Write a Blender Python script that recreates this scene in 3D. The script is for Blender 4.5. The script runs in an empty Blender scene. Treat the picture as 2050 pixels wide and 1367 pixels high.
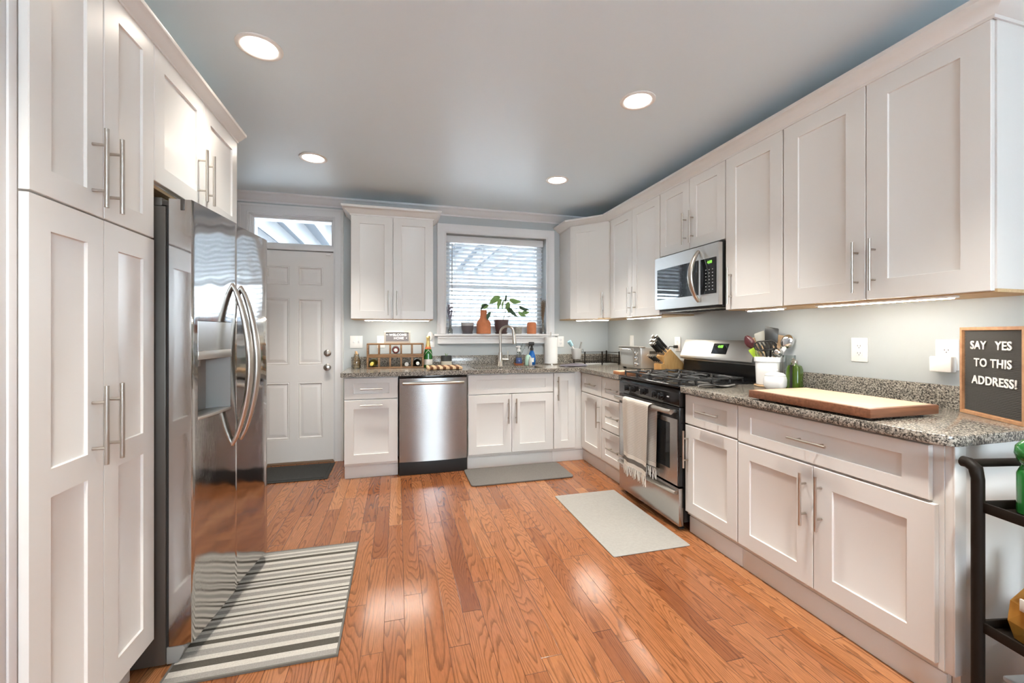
import bpy, bmesh, math, random
from mathutils import Vector, Matrix
random.seed(7)
PI = math.pi
SC = bpy.context.scene
COL = SC.collection

# ------------------------------------------------------------------ camera, world, exposure
cam_data = bpy.data.cameras.new('camera')
cam_data.sensor_width = 36.0
cam_data.lens = 844.92 / 2050 * 36.0
cam_data.shift_y = -15.13 / 2050
cam_data.clip_start = 0.02
cam = bpy.data.objects.new('camera', cam_data)
COL.objects.link(cam)
cam.location = (0, 0, 1.2382)
cam.rotation_euler = (PI / 2, 0, -0.2653)
SC.camera = cam

world = bpy.data.worlds.new('sky')
SC.world = world
world.use_nodes = True
wb = world.node_tree.nodes['Background']
wb.inputs[0].default_value = (0.82, 0.92, 1.0, 1)
wb.inputs[1].default_value = 14.0

SC.view_settings.view_transform = 'Standard'
SC.view_settings.look = 'None'
SC.view_settings.exposure = 1.3
SC.view_settings.gamma = 1.0
SC.view_settings.use_curve_mapping = False
SC.cycles.max_bounces = 10
SC.cycles.diffuse_bounces = 5
SC.cycles.glossy_bounces = 4
SC.cycles.transmission_bounces = 8
SC.cycles.transparent_max_bounces = 12
SC.cycles.sample_clamp_indirect = 6.0
SC.cycles.caustics_reflective = False
SC.cycles.caustics_refractive = False
SC.cycles.use_denoising = True

CAN_POWER = 14.0          # ceiling downlight lenses
CAN_WATTS = 90.0          # beam of each downlight
BAR_POWER = 64.0         # under-cabinet light bars

# ------------------------------------------------------------------ materials
def new_mat(name):
    m = bpy.data.materials.new(name)
    m.use_nodes = True
    nt = m.node_tree
    return m, nt, nt.nodes['Principled BSDF']

def mat(name, col, rough=0.5, metal=0.0, spec=0.5, bump=0.0, bscale=200.0, coat=0.0, var=0.0, vscale=8.0, trans=0.0, ior=1.45, alpha=1.0, stretch=None, sheen=0.0):
    m, nt, b = new_mat(name)
    b.inputs['Base Color'].default_value = (*col, 1)
    b.inputs['Roughness'].default_value = rough
    b.inputs['Metallic'].default_value = metal
    b.inputs['Specular IOR Level'].default_value = spec
    b.inputs['Coat Weight'].default_value = coat
    b.inputs['Transmission Weight'].default_value = trans
    b.inputs['IOR'].default_value = ior
    b.inputs['Alpha'].default_value = alpha
    if sheen: b.inputs['Sheen Weight'].default_value = sheen
    if bump or var:
        tc = nt.nodes.new('ShaderNodeTexCoord')
        mp = nt.nodes.new('ShaderNodeMapping')
        nt.links.new(tc.outputs['Object'], mp.inputs[0])
        if stretch: mp.inputs['Scale'].default_value = stretch
    if bump:
        n = nt.nodes.new('ShaderNodeTexNoise'); n.inputs['Scale'].default_value = bscale; n.inputs['Detail'].default_value = 3
        nt.links.new(mp.outputs[0], n.inputs['Vector'])
        bp = nt.nodes.new('ShaderNodeBump'); bp.inputs['Strength'].default_value = bump; bp.inputs['Distance'].default_value = 0.002
        nt.links.new(n.outputs[0], bp.inputs['Height']); nt.links.new(bp.outputs[0], b.inputs['Normal'])
    if var:
        n = nt.nodes.new('ShaderNodeTexNoise'); n.inputs['Scale'].default_value = vscale; n.inputs['Detail'].default_value = 4
        nt.links.new(mp.outputs[0], n.inputs['Vector'])
        mx = nt.nodes.new('ShaderNodeMix'); mx.data_type = 'RGBA'
        mx.inputs[6].default_value = (*[max(0, c * (1 - var)) for c in col], 1)
        mx.inputs[7].default_value = (*[min(1, c * (1 + var)) for c in col], 1)
        nt.links.new(n.outputs[0], mx.inputs[0]); nt.links.new(mx.outputs[2], b.inputs['Base Color'])
    return m

def emit(name, col, s):
    m = bpy.data.materials.new(name); m.use_nodes = True; nt = m.node_tree
    nt.nodes.remove(nt.nodes['Principled BSDF'])
    e = nt.nodes.new('ShaderNodeEmission'); e.inputs[0].default_value = (*col, 1); e.inputs[1].default_value = s
    nt.links.new(e.outputs[0], nt.nodes['Material Output'].inputs[0])
    return m

def thin_glass(name, tint=(1, 1, 1), refl=0.08, rough=0.0):
    m = bpy.data.materials.new(name); m.use_nodes = True; nt = m.node_tree
    nt.nodes.remove(nt.nodes['Principled BSDF'])
    t = nt.nodes.new('ShaderNodeBsdfTransparent'); t.inputs[0].default_value = (*tint, 1)
    g = nt.nodes.new('ShaderNodeBsdfGlossy'); g.inputs['Roughness'].default_value = rough
    lw = nt.nodes.new('ShaderNodeLayerWeight'); lw.inputs[0].default_value = 0.25
    mr = nt.nodes.new('ShaderNodeMapRange'); mr.inputs[3].default_value = refl; mr.inputs[4].default_value = 0.7
    nt.links.new(lw.outputs['Fresnel'], mr.inputs[0])
    mx = nt.nodes.new('ShaderNodeMixShader')
    nt.links.new(mr.outputs[0], mx.inputs[0]); nt.links.new(t.outputs[0], mx.inputs[1]); nt.links.new(g.outputs[0], mx.inputs[2])
    nt.links.new(mx.outputs[0], nt.nodes['Material Output'].inputs[0])
    return m

def ramp(nt, stops, interp='LINEAR'):
    r = nt.nodes.new('ShaderNodeValToRGB'); r.color_ramp.interpolation = interp
    el = r.color_ramp.elements
    while len(el) < len(stops): el.new(0.5)
    for e, (p, c) in zip(el, stops): e.position = p; e.color = (*c, 1)
    return r

def math_node(nt, op, a, b=None):
    n = nt.nodes.new('ShaderNodeMath'); n.operation = op
    for i, v in enumerate((a, b)):
        if v is None: continue
        if isinstance(v, (int, float)): n.inputs[i].default_value = v
        else: nt.links.new(v, n.inputs[i])
    return n.outputs[0]

def granite_mat():
    m, nt, b = new_mat('granite')
    tc = nt.nodes.new('ShaderNodeTexCoord')
    n1 = nt.nodes.new('ShaderNodeTexNoise'); n1.inputs['Scale'].default_value = 135; n1.inputs['Detail'].default_value = 4; n1.inputs['Roughness'].default_value = 0.65
    n2 = nt.nodes.new('ShaderNodeTexVoronoi'); n2.inputs['Scale'].default_value = 230
    n3 = nt.nodes.new('ShaderNodeTexNoise'); n3.inputs['Scale'].default_value = 9; n3.inputs['Detail'].default_value = 2
    for n in (n1, n2, n3): nt.links.new(tc.outputs['Object'], n.inputs['Vector'])
    bw = nt.nodes.new('ShaderNodeRGBToBW'); nt.links.new(n2.outputs['Color'], bw.inputs[0])
    s = math_node(nt, 'ADD', math_node(nt, 'MULTIPLY', n1.outputs[0], 0.72), math_node(nt, 'MULTIPLY', bw.outputs[0], 0.26))
    s = math_node(nt, 'ADD', s, math_node(nt, 'MULTIPLY', n3.outputs[0], 0.08))
    r = ramp(nt, [(0.0, (0.012, 0.011, 0.011)), (0.41, (0.03, 0.029, 0.028)), (0.475, (0.12, 0.112, 0.10)), (0.54, (0.245, 0.22, 0.185)), (0.63, (0.43, 0.39, 0.335)), (0.76, (0.61, 0.565, 0.50))])
    nt.links.new(s, r.inputs[0]); nt.links.new(r.outputs[0], b.inputs['Base Color'])
    b.inputs['Roughness'].default_value = 0.16
    return m

def floor_mat():
    m, nt, b = new_mat('oak_floor')
    tc = nt.nodes.new('ShaderNodeTexCoord')
    sp = nt.nodes.new('ShaderNodeSeparateXYZ'); nt.links.new(tc.outputs['Object'], sp.inputs[0])
    W = 0.0835
    xs = math_node(nt, 'DIVIDE', math_node(nt, 'ADD', sp.outputs[0], 20.01), W)
    row = math_node(nt, 'FLOOR', xs); fx = math_node(nt, 'FRACT', xs)
    wn = nt.nodes.new('ShaderNodeTexWhiteNoise'); wn.noise_dimensions = '1D'; nt.links.new(row, wn.inputs['W'])
    Ln = math_node(nt, 'ADD', math_node(nt, 'MULTIPLY', wn.outputs['Value'], 0.55), 0.62)
    ys = math_node(nt, 'ADD', math_node(nt, 'DIVIDE', math_node(nt, 'ADD', sp.outputs[1], 20), Ln), math_node(nt, 'MULTIPLY', wn.outputs['Value'], 37.3))
    pid = math_node(nt, 'FLOOR', ys); fy = math_node(nt, 'FRACT', ys)
    cb = nt.nodes.new('ShaderNodeCombineXYZ'); nt.links.new(row, cb.inputs[0]); nt.links.new(pid, cb.inputs[1])
    w2 = nt.nodes.new('ShaderNodeTexWhiteNoise'); w2.noise_dimensions = '2D'; nt.links.new(cb.outputs[0], w2.inputs['Vector'])
    rnd = w2.outputs['Value']
    # grain space: board-local, stretched along the board, shifted per plank
    gx = math_node(nt, 'ADD', sp.outputs[0], math_node(nt, 'MULTIPLY', rnd, 31.7))
    gy = math_node(nt, 'ADD', math_node(nt, 'MULTIPLY', sp.outputs[1], 0.11), math_node(nt, 'MULTIPLY', rnd, 17.1))
    gv = nt.nodes.new('ShaderNodeCombineXYZ'); nt.links.new(gx, gv.inputs[0]); nt.links.new(gy, gv.inputs[1]); nt.links.new(rnd, gv.inputs[2])
    n1 = nt.nodes.new('ShaderNodeTexNoise'); n1.inputs['Scale'].default_value = 8.5; n1.inputs['Detail'].default_value = 1.5; n1.inputs['Roughness'].default_value = 0.4
    nt.links.new(gv.outputs[0], n1.inputs['Vector'])
    n2 = nt.nodes.new('ShaderNodeTexNoise'); n2.inputs['Scale'].default_value = 190; n2.inputs['Detail'].default_value = 3
    nt.links.new(gv.outputs[0], n2.inputs['Vector'])
    rings = math_node(nt, 'FRACT', math_node(nt, 'ADD', math_node(nt, 'MULTIPLY', n1.outputs[0], 30.0), math_node(nt, 'MULTIPLY', n2.outputs[0], 0.28)))
    rr = ramp(nt, [(0.0, (0.95, 0.95, 0.95)), (0.05, (0.30, 0.26, 0.24)), (0.16, (0.45, 0.42, 0.40)), (0.42, (0.92, 0.92, 0.92)), (0.9, (1, 1, 1)), (1.0, (0.95, 0.95, 0.95))])
    nt.links.new(rings, rr.inputs[0])
    fib = nt.nodes.new('ShaderNodeMapRange'); nt.links.new(n2.outputs[0], fib.inputs[0]); fib.inputs[1].default_value = 0.35; fib.inputs[2].default_value = 0.65; fib.inputs[3].default_value = 0.72; fib.inputs[4].default_value = 1.05
    base = ramp(nt, [(0.0, (0.215, 0.070, 0.025)), (0.2, (0.30, 0.108, 0.040)), (0.8, (0.355, 0.138, 0.053)), (1.0, (0.43, 0.185, 0.076))])
    nt.links.new(rnd, base.inputs[0])
    dark = nt.nodes.new('ShaderNodeMix'); dark.data_type = 'RGBA'; dark.blend_type = 'MULTIPLY'; dark.inputs[0].default_value = 0.66
    nt.links.new(base.outputs[0], dark.inputs[6]); nt.links.new(rr.outputs[0], dark.inputs[7])
    m2 = nt.nodes.new('ShaderNodeMix'); m2.data_type = 'RGBA'; m2.blend_type = 'MULTIPLY'; m2.inputs[0].default_value = 0.55
    nt.links.new(dark.outputs[2], m2.inputs[6]); nt.links.new(fib.outputs[0], m2.inputs[7])
    # joints
    e1 = math_node(nt, 'MINIMUM', fx, math_node(nt, 'SUBTRACT', 1.0, fx))
    e1 = math_node(nt, 'MULTIPLY', e1, W)
    e2 = math_node(nt, 'MULTIPLY', math_node(nt, 'MINIMUM', fy, math_node(nt, 'SUBTRACT', 1.0, fy)), 0.8)
    e = math_node(nt, 'MINIMUM', e1, e2)
    gap = nt.nodes.new('ShaderNodeMapRange'); nt.links.new(e, gap.inputs[0]); gap.inputs[1].default_value = 0.0004; gap.inputs[2].default_value = 0.0016
    gc = nt.nodes.new('ShaderNodeMix'); gc.data_type = 'RGBA'; gc.inputs[6].default_value = (0.06, 0.02, 0.008, 1)
    nt.links.new(gap.outputs[0], gc.inputs[0]); nt.links.new(m2.outputs[2], gc.inputs[7])
    nt.links.new(gc.outputs[2], b.inputs['Base Color'])
    b.inputs['Roughness'].default_value = 0.145
    b.inputs['Specular IOR Level'].default_value = 0.6
    n3 = nt.nodes.new('ShaderNodeTexNoise'); n3.inputs['Scale'].default_value = 420; n3.inputs['Detail'].default_value = 2
    nt.links.new(tc.outputs['Object'], n3.inputs['Vector'])
    hh = math_node(nt, 'ADD', math_node(nt, 'MULTIPLY', gap.outputs[0], 1.0), math_node(nt, 'MULTIPLY', n3.outputs[0], 0.35))
    hh = math_node(nt, 'ADD', hh, math_node(nt, 'MULTIPLY', rr.outputs[0], 0.12))
    bp = nt.nodes.new('ShaderNodeBump'); bp.inputs['Strength'].default_value = 0.22; bp.inputs['Distance'].default_value = 0.0012
    nt.links.new(hh, bp.inputs['Height']); nt.links.new(bp.outputs[0], b.inputs['Normal'])
    return m

def wood_mat(name, c0, c1, rough=0.45, stretch=(1, 12, 12), scale=6.0):
    m, nt, b = new_mat(name)
    tc = nt.nodes.new('ShaderNodeTexCoord'); mp = nt.nodes.new('ShaderNodeMapping'); mp.inputs['Scale'].default_value = stretch
    nt.links.new(tc.outputs['Object'], mp.inputs[0])
    n = nt.nodes.new('ShaderNodeTexNoise'); n.inputs['Scale'].default_value = scale; n.inputs['Detail'].default_value = 5; n.inputs['Distortion'].default_value = 0.6
    nt.links.new(mp.outputs[0], n.inputs['Vector'])
    r = ramp(nt, [(0.3, c0), (0.7, c1)]); nt.links.new(n.outputs[0], r.inputs[0]); nt.links.new(r.outputs[0], b.inputs['Base Color'])
    b.inputs['Roughness'].default_value = rough
    return m

def stripe_mat(name, stops, axis, rough=0.9, speck=0.35, sscale=260, bump=0.6):
    """fabric striped along one object axis; stops = [(metre, colour)], constant"""
    m, nt, b = new_mat(name)
    tc = nt.nodes.new('ShaderNodeTexCoord'); sp = nt.nodes.new('ShaderNodeSeparateXYZ'); nt.links.new(tc.outputs['Object'], sp.inputs[0])
    L = stops[-1][0]
    f = math_node(nt, 'DIVIDE', sp.outputs[axis], L)
    r = ramp(nt, [(p / L * 0.999, c) for p, c in stops[:-1]], 'CONSTANT')
    nt.links.new(f, r.inputs[0])
    n = nt.nodes.new('ShaderNodeTexNoise'); n.inputs['Scale'].default_value = sscale; n.inputs['Detail'].default_value = 2
    nt.links.new(tc.outputs['Object'], n.inputs['Vector'])
    mr = nt.nodes.new('ShaderNodeMapRange'); nt.links.new(n.outputs[0], mr.inputs[0]); mr.inputs[1].default_value = 0.3; mr.inputs[2].default_value = 0.7; mr.inputs[3].default_value = 1 - speck; mr.inputs[4].default_value = 1 + speck
    mx = nt.nodes.new('ShaderNodeMix'); mx.data_type = 'RGBA'; mx.blend_type = 'MULTIPLY'; mx.inputs[0].default_value = 1
    nt.links.new(r.outputs[0], mx.inputs[6]); nt.links.new(mr.outputs[0], mx.inputs[7]); nt.links.new(mx.outputs[2], b.inputs['Base Color'])
    bp = nt.nodes.new('ShaderNodeBump'); bp.inputs['Strength'].default_value = bump; bp.inputs['Distance'].default_value = 0.002
    nt.links.new(n.outputs[0], bp.inputs['Height']); nt.links.new(bp.outputs[0], b.inputs['Normal'])
    b.inputs['Roughness'].default_value = rough; b.inputs['Specular IOR Level'].default_value = 0.1
    return m

def steel_mat(name, col, rough, wave=0.0, stretch=(60, 60, 1), bump=0.06):
    m, nt, b = new_mat(name)
    b.inputs['Base Color'].default_value = (*col, 1); b.inputs['Metallic'].default_value = 1; b.inputs['Roughness'].default_value = rough
    tc = nt.nodes.new('ShaderNodeTexCoord'); mp = nt.nodes.new('ShaderNodeMapping'); mp.inputs['Scale'].default_value = stretch
    nt.links.new(tc.outputs['Object'], mp.inputs[0])
    n = nt.nodes.new('ShaderNodeTexNoise'); n.inputs['Scale'].default_value = 18; n.inputs['Detail'].default_value = 3
    nt.links.new(mp.outputs[0], n.inputs['Vector'])
    h = math_node(nt, 'MULTIPLY', n.outputs[0], 0.012)
    if wave:
        n2 = nt.nodes.new('ShaderNodeTexNoise'); n2.inputs['Scale'].default_value = 5.0; n2.inputs['Detail'].default_value = 1
        mp2 = nt.nodes.new('ShaderNodeMapping'); mp2.inputs['Scale'].default_value = (1, 1, 0.8)
        nt.links.new(tc.outputs['Object'], mp2.inputs[0]); nt.links.new(mp2.outputs[0], n2.inputs['Vector'])
        h = math_node(nt, 'ADD', h, math_node(nt, 'MULTIPLY', n2.outputs[0], wave))
    bp = nt.nodes.new('ShaderNodeBump'); bp.inputs['Strength'].default_value = 1.0; bp.inputs['Distance'].default_value = bump * 0.01
    nt.links.new(h, bp.inputs['Height']); nt.links.new(bp.outputs[0], b.inputs['Normal'])
    return m

M = {}
M['cab'] = mat('cabinet_paint', (0.77, 0.757, 0.73), 0.33, spec=0.45)
M['trim'] = mat('trim_paint', (0.74, 0.735, 0.735), 0.38)
M['doorp'] = mat('door_paint', (0.78, 0.755, 0.73), 0.36, bump=0.05, bscale=90)
M['wall'] = mat('wall_paint', (0.485, 0.515, 0.525), 0.6, spec=0.3, bump=0.05, bscale=150)
M['ceil'] = mat('ceiling_paint', (0.79, 0.915, 0.985), 0.38, spec=0.35)
M['floor'] = floor_mat()
M['granite'] = granite_mat()
M['steel'] = steel_mat('brushed_steel', (0.56, 0.55, 0.54), 0.24)
M['steelf'] = steel_mat('fridge_steel', (0.52, 0.515, 0.51), 0.06, wave=1.0, bump=0.34)
M['steelw'] = steel_mat('dishwasher_steel', (0.42, 0.42, 0.415), 0.26)
M['steelw'].node_tree.nodes['Principled BSDF'].inputs['Anisotropic'].default_value = 0.75
M['steelw'].node_tree.nodes['Principled BSDF'].inputs['Anisotropic Rotation'].default_value = 0.25
M['steell'] = mat('light_satin_steel', (0.66, 0.65, 0.63), 0.38, metal=1)
M['steeld'] = mat('painted_grey_steel', (0.105, 0.095, 0.085), 0.42, metal=0.6)
M['nickel'] = mat('satin_nickel', (0.55, 0.51, 0.46), 0.30, metal=1)
M['chrome'] = mat('polished_chrome', (0.75, 0.75, 0.75), 0.10, metal=1)
M['brass'] = mat('antique_nickel', (0.42, 0.38, 0.34), 0.3, metal=1)
M['black'] = mat('black_enamel', (0.012, 0.012, 0.013), 0.14)
M['blackm'] = mat('black_matte', (0.02, 0.02, 0.02), 0.5)
M['iron'] = mat('cast_iron', (0.035, 0.035, 0.036), 0.42, bump=0.1, bscale=300)
M['gasket'] = mat('rubber_gasket', (0.015, 0.014, 0.013), 0.6)
M['dglass'] = mat('dark_glass', (0.010, 0.013, 0.016), 0.04)
M['mglass'] = mat('microwave_glass', (0.02, 0.03, 0.04), 0.03, spec=1.0, coat=0.6)
M['grey_plastic'] = mat('grey_plastic', (0.24, 0.235, 0.225), 0.4)
M['white_plastic'] = mat('white_plastic', (0.85, 0.84, 0.82), 0.3)
M['ply'] = wood_mat('natural_plywood', (0.52, 0.36, 0.19), (0.66, 0.48, 0.28), 0.6)
M['gap'] = mat('threshold_brown', (0.16, 0.10, 0.06), 0.7)  # plain brown of the door threshold
M['led'] = emit('led_diffuser', (1.0, 0.945, 0.84), BAR_POWER)
M['can'] = emit('downlight_lens', (1.0, 0.90, 0.76), CAN_POWER)
M['green_led'] = emit('green_digits', (0.35, 0.9, 0.12), 0.55)
M['pane'] = thin_glass('window_glass', (0.97, 0.99, 1.0), 0.04)
M['pane_dimmed'] = thin_glass('dimmed_window_glass', (0.62, 0.63, 0.64), 0.04)  # glass tinted grey to dim the bright outdoors; no screen mesh
M['clear'] = thin_glass('clear_glass', (0.90, 0.92, 0.91), 0.07)
M['slat'] = None
M['mat_grey'] = mat('woven_grey_mat', (0.165, 0.153, 0.14), 0.95, spec=0.1, bump=0.8, bscale=260, var=0.35, vscale=180)
M['mat_light'] = mat('woven_light_grey_mat', (0.335, 0.32, 0.295), 0.95, spec=0.1, bump=0.5, bscale=300, var=0.12, vscale=60)
M['mat_dark'] = mat('dark_door_mat', (0.045, 0.045, 0.043), 0.9, spec=0.15, bump=1.0, bscale=130, var=0.5, vscale=130, stretch=(1, 2.2, 1))
M['terracotta'] = mat('terracotta', (0.62, 0.22, 0.10), 0.75, var=0.16, vscale=24)
M['plum'] = mat('plum_plastic', (0.10, 0.062, 0.062), 0.45, var=0.2, vscale=30)
M['grey_pot'] = mat('grey_glaze', (0.12, 0.11, 0.12), 0.4)
M['pale_pot'] = mat('pale_grey_glaze', (0.45, 0.44, 0.43), 0.5)
M['cream'] = mat('cream_ceramic', (0.72, 0.66, 0.54), 0.5)
M['charcoal'] = mat('charcoal_ceramic', (0.05, 0.052, 0.05), 0.6)
M['leaf'] = mat('leaf_green', (0.22, 0.37, 0.12), 0.42, var=0.5, vscale=14)
M['leafd'] = mat('leaf_dark_green', (0.055, 0.11, 0.065), 0.42, var=0.4, vscale=18)
M['stem'] = mat('stem_grey_green', (0.12, 0.15, 0.10), 0.6)
M['twig'] = mat('bare_twig', (0.20, 0.17, 0.14), 0.8)
M['lav'] = mat('dried_lavender', (0.20, 0.17, 0.26), 0.9, var=0.3, vscale=60)
M['dry'] = mat('dried_herb', (0.22, 0.15, 0.095), 0.9, var=0.4, vscale=60)
M['soil'] = mat('potting_soil', (0.05, 0.035, 0.025), 0.95)
M['walnut'] = wood_mat('walnut', (0.13, 0.052, 0.026), (0.24, 0.10, 0.05), 0.4)
M['maple'] = wood_mat('maple', (0.52, 0.37, 0.245), (0.62, 0.47, 0.33), 0.45, stretch=(14, 1.2, 14))
M['mapleend'] = wood_mat('maple_strips', (0.66, 0.46, 0.27), (0.80, 0.62, 0.42), 0.5, stretch=(1, 14, 14))
M['rackwood'] = wood_mat('rack_wood', (0.20, 0.105, 0.05), (0.34, 0.19, 0.09), 0.5, stretch=(2, 14, 14))
M['bamboo'] = wood_mat('bamboo', (0.55, 0.29, 0.085), (0.68, 0.40, 0.15), 0.4, stretch=(14, 14, 1.5))
M['oak'] = wood_mat('oak_frame', (0.40, 0.20, 0.10), (0.52, 0.29, 0.15), 0.5, stretch=(8, 8, 8))
M['redboard'] = wood_mat('cherry_board', (0.36, 0.14, 0.06), (0.48, 0.21, 0.09), 0.45)
M['woodlite'] = wood_mat('beech_utensil', (0.55, 0.36, 0.20), (0.66, 0.46, 0.28), 0.55)
M['cork'] = mat('cork', (0.55, 0.36, 0.20), 0.9, var=0.35, vscale=90)
M['whitew'] = mat('white_wine_glass', (0.62, 0.60, 0.16), 0.05, trans=0.7, ior=1.3)
M['greenw'] = mat('green_bottle_glass', (0.02, 0.16, 0.03), 0.05, spec=0.8)
M['darkw'] = mat('dark_bottle_glass', (0.012, 0.014, 0.012), 0.06, spec=0.8)
M['amberw'] = mat('amber_spirit', (0.45, 0.09, 0.02), 0.06, spec=0.7)
M['gold'] = mat('gold_foil', (0.72, 0.55, 0.22), 0.32, metal=0.8)
M['yellowcap'] = mat('yellow_capsule', (0.75, 0.58, 0.12), 0.35)
M['redfoil'] = mat('red_seal', (0.42, 0.035, 0.03), 0.4)
M['orange'] = mat('orange_label', (0.85, 0.28, 0.12), 0.5)
M['label'] = mat('paper_label', (0.74, 0.74, 0.70), 0.7)
M['white'] = mat('white_glaze', (0.82, 0.82, 0.82), 0.22)
M['paper'] = mat('paper_towel', (0.84, 0.835, 0.82), 0.95, spec=0.1, bump=0.5, bscale=140)
M['blue'] = mat('blue_bottle', (0.005, 0.10, 0.36), 0.18)
M['bluel'] = mat('blue_soap', (0.14, 0.22, 0.55), 0.15)
M['mint'] = mat('mint_label', (0.40, 0.58, 0.47), 0.4)
M['teal'] = mat('pale_blue_plastic', (0.36, 0.58, 0.66), 0.4)
M['cloth_grey'] = mat('grey_cloth', (0.13, 0.12, 0.14), 0.95, spec=0.1, bump=0.4, bscale=260)
M['frost'] = mat('frosted_plastic', (0.86, 0.85, 0.83), 0.35, trans=0.45)
M['sign_grey'] = mat('sign_grey_board', (0.13, 0.125, 0.135), 0.7)
M['sign_frame'] = mat('greige_frame', (0.29, 0.27, 0.24), 0.7)
M['felt'] = mat('black_felt', (0.10, 0.096, 0.092), 0.95, spec=0.05)
M['letter'] = mat('white_letters', (0.85, 0.84, 0.82), 0.5)
M['ink'] = mat('print_white', (0.6, 0.6, 0.6), 0.5)
M['silver_paint'] = mat('silver_enamel', (0.50, 0.48, 0.45), 0.32, metal=0.75)
M['brown_metal'] = mat('brown_black_metal', (0.011, 0.008, 0.006), 0.5, spec=0.2)
M['oil'] = mat('olive_oil_glass', (0.045, 0.085, 0.008), 0.05, spec=0.7)
M['red_speck'] = mat('burgundy_melamine', (0.075, 0.018, 0.022), 0.35, var=0.6, vscale=120)
M['lime'] = mat('lime_silicone', (0.34, 0.50, 0.03), 0.45)
M['nylon'] = mat('black_nylon', (0.02, 0.019, 0.018), 0.4)
M['greysil'] = mat('grey_silicone', (0.36, 0.35, 0.31), 0.55)
M['kraft'] = mat('orange_kraft', (0.50, 0.24, 0.04), 0.7, var=0.25, vscale=20)
M['palegrey'] = mat('pale_grey_bin', (0.40, 0.42, 0.44), 0.5)
M['patterned'] = mat('mottled_grey_glaze', (0.34, 0.33, 0.29), 0.5, var=0.6, vscale=60)
M['outwhite'] = mat('white_deck_paint', (0.62, 0.62, 0.62), 0.7)
M['outgrey'] = mat('grey_deck_boards', (0.20, 0.22, 0.25), 0.8)
M['ground'] = mat('pale_paving', (0.70, 0.70, 0.70), 0.9)

def slat_mat():
    m = bpy.data.materials.new('blind_slat'); m.use_nodes = True; nt = m.node_tree
    nt.nodes.remove(nt.nodes['Principled BSDF'])
    d = nt.nodes.new('ShaderNodeBsdfDiffuse'); d.inputs[0].default_value = (0.86, 0.88, 0.90, 1)
    t = nt.nodes.new('ShaderNodeBsdfTranslucent'); t.inputs[0].default_value = (0.90, 0.95, 0.98, 1)
    mx = nt.nodes.new('ShaderNodeMixShader'); mx.inputs[0].default_value = 0.55
    nt.links.new(d.outputs[0], mx.inputs[1]); nt.links.new(t.outputs[0], mx.inputs[2]); nt.links.new(mx.outputs[0], nt.nodes['Material Output'].inputs[0])
    return m
M['slat'] = slat_mat()

def towel_mat():
    m, nt, b = new_mat('waffle_towel')
    tc = nt.nodes.new('ShaderNodeTexCoord'); sp = nt.nodes.new('ShaderNodeSeparateXYZ'); nt.links.new(tc.outputs['Object'], sp.inputs[0])
    sy = math_node(nt, 'SINE', math_node(nt, 'MULTIPLY', sp.outputs[1], 2 * PI / 0.0115))
    sz = math_node(nt, 'SINE', math_node(nt, 'MULTIPLY', sp.outputs[2], 2 * PI / 0.0115))
    w = math_node(nt, 'GREATER_THAN', math_node(nt, 'ADD', math_node(nt, 'MULTIPLY', sy, sz), math_node(nt, 'MULTIPLY', sz, 0.7)), 0.05)
    mid = math_node(nt, 'GREATER_THAN', sp.outputs[2], 0.365)      # waffle above the plain hem
    band = math_node(nt, 'MULTIPLY', math_node(nt, 'GREATER_THAN', sp.outputs[2], 0.305), math_node(nt, 'LESS_THAN', sp.outputs[2], 0.337))
    f = math_node(nt, 'MAXIMUM', math_node(nt, 'MULTIPLY', math_node(nt, 'MULTIPLY', w, mid), 0.62), band)
    mx = nt.nodes.new('ShaderNodeMix'); mx.data_type = 'RGBA'
    mx.inputs[6].default_value = (0.74, 0.69, 0.62, 1); mx.inputs[7].default_value = (0.17, 0.155, 0.14, 1)
    nt.links.new(f, mx.inputs[0]); nt.links.new(mx.outputs[2], b.inputs['Base Color'])
    b.inputs['Roughness'].default_value = 0.95; b.inputs['Specular IOR Level'].default_value = 0.1
    return m
M['towel'] = towel_mat()

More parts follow.
